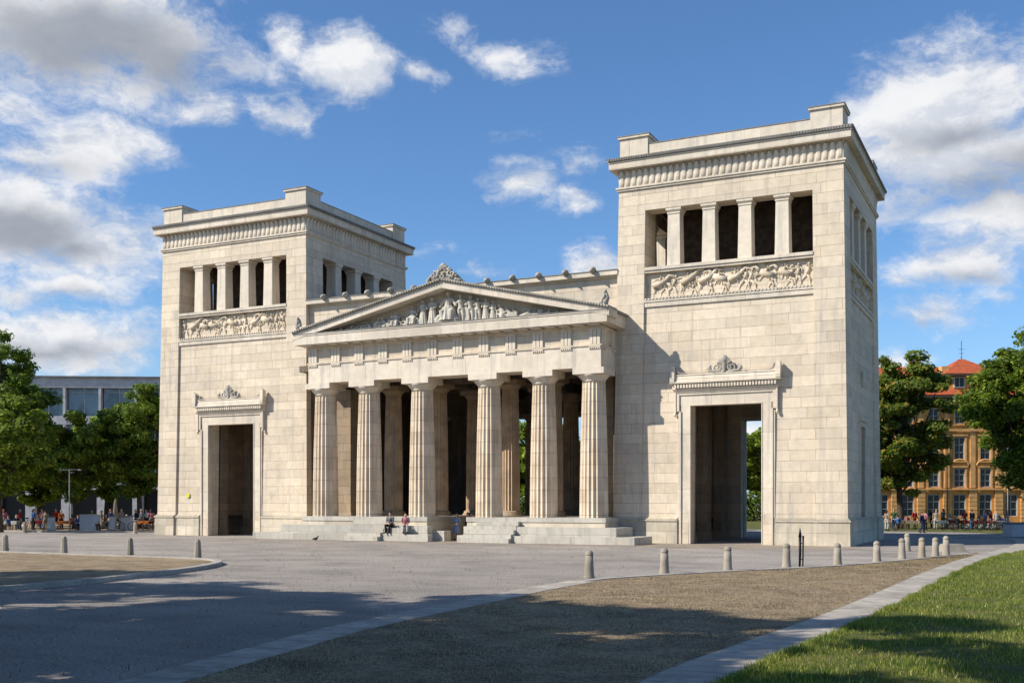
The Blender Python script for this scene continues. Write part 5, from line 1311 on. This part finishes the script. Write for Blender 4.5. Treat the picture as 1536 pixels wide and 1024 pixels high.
CL = [(90, 40, 300, 135, 1.15), (235, 70, 135, 115, 1.05), (20, 150, 100, 50, .8), (310, 168, 95, 44, .9), (425, 175, 75, 38, .9), (120, 218, 165, 58, 1), (30, 215, 110, 50, .8), (520, 95, 90, 62, 1), (420, 50, 50, 35, .7), (30, 330, 170, 95, 1.1), (150, 370, 170, 85, 1.1), (40, 285, 90, 50, .8),
      (115, 435, 110, 30, .8), (60, 520, 220, 60, 1), (190, 525, 130, 45, .8), (10, 445, 60, 25, .6), (690, 28, 80, 45, .7), (775, 74, 85, 34, .7), (640, 98, 62, 26, .65), (778, 272, 75, 45, .9), (862, 288, 60, 28, .7), (862, 248, 55, 26, .5), (800, 195, 50, 16, .3), (900, 395, 85, 45, .9), (640, 362, 60, 16, .3), (720, 415, 70, 20, .35),
      (1420, 150, 185, 110, 1.2), (1480, 110, 120, 70, 1), (1340, 120, 60, 50, .8), (1440, 240, 190, 85, 1.1), (1500, 330, 150, 48, .9), (1450, 390, 130, 55, 1), (1385, 475, 105, 46, .95), (1500, 440, 70, 25, .6), (1340, 545, 60, 22, .5), (1560, 200, 120, 120, 1), (1010, 600, 300, 40, .5), (790, 660, 120, 40, .7), (1130, 650, 60, 30, .6), (1340, 415, 40, 22, .6),
      (-300, 200, 260, 130, 1), (-250, 480, 200, 70, .8), (1900, 300, 220, 130, 1)]
GR = [(130, 60, 220, 75, 1.2), (250, 95, 110, 60, 1), (20, 345, 120, 45, 1.1), (110, 375, 100, 30, .8), (1470, 290, 150, 38, .8), (1440, 200, 110, 30, .7), (60, 535, 160, 22, .6), (1450, 415, 90, 20, .6), (110, 448, 80, 12, .4), (1380, 492, 70, 14, .5), (-300, 240, 200, 80, 1), (60, 240, 100, 20, .4), (1560, 260, 120, 60, .8)]
mk = blobs(CL, AW); gk = blobs(GR, AW)
n3 = nt.scale(gen, 1, 1, 2.1)
n3 = nt.vmath('ADD', n3, nt.vmath('MULTIPLY', nt.vmath('SUBTRACT', wn.outputs['Color'], (.5, .5, .5)), (.09, .09, .09)))
fb = nt.noise(n3, 8.5, 13, .66, .1)
fbh = nt.noise(nt.vmath('ADD', n3, (SUN.x * .02, SUN.y * .02, .03)), 8.5, 8, .62, .1)
dn = nt.math('ADD', mk, nt.math('MULTIPLY', nt.math('SUBTRACT', fb, .5), 2.5))
alpha = nt.ramp(dn, .04, .80)
alpha = nt.math('MULTIPLY', alpha, nt.ramp(mk, -.32, .12))
lit = nt.math('MULTIPLY_ADD', nt.ramp(nt.math('SUBTRACT', fb, fbh), -.10, .10), .65, nt.math('MULTIPLY', nt.ramp(fb, .35, .65), .35))
gy = nt.math('MULTIPLY', nt.ramp(nt.math('ADD', gk, nt.math('MULTIPLY', nt.math('SUBTRACT', fb, .5), 1.1)), -.1, .85), .85)
ccol = nt.mix(lit, (.46, .50, .58), (.71, .715, .73)); ccol = nt.mix(gy, ccol, (.24, .265, .315))
thin = nt.ramp(elv, -.02, .30)
skyc = nt.vmath('MULTIPLY', sky.outputs[0], (.072, .098, .122))
hz = nt.mix(nt.ramp(elv, .0, .22, a=.35, b=0), skyc, (.38, .50, .65))
fin = nt.mix(alpha, hz, ccol)
bg = nt.new('ShaderNodeBackground'); nt.l.new(fin, bg.inputs[0]); bg.inputs[1].default_value = 1.0
wo = nt.new('ShaderNodeOutputWorld'); nt.l.new(bg.outputs[0], wo.inputs[0])
wd.cycles.sampling_method = 'MANUAL'; wd.cycles.sample_map_resolution = 1024

su = bpy.data.lights.new('sun', 'SUN'); su.energy = 5.0; su.angle = math.radians(.53); su.color = (1, .94, .84)
so = link('sun', su); so.rotation_euler = (-SUN).to_track_quat('-Z', 'Y').to_euler()
cam = bpy.data.cameras.new('camera'); co = link('camera', cam); co.location = CAM; co.rotation_euler = (PI / 2, 0, YAW)
cam.sensor_width = 36; cam.lens = 36 * FPX / 1536; cam.shift_y = (HOR - 512) / 1536; cam.clip_end = 4000; cam.clip_start = .1
sc.camera = co
sc.view_settings.view_transform = 'Standard'; sc.view_settings.look = 'None'; sc.view_settings.exposure = .36; sc.view_settings.gamma = 1
sc.cycles.max_bounces = 6; sc.cycles.diffuse_bounces = 3; sc.cycles.use_adaptive_sampling = True; sc.cycles.use_denoising = True
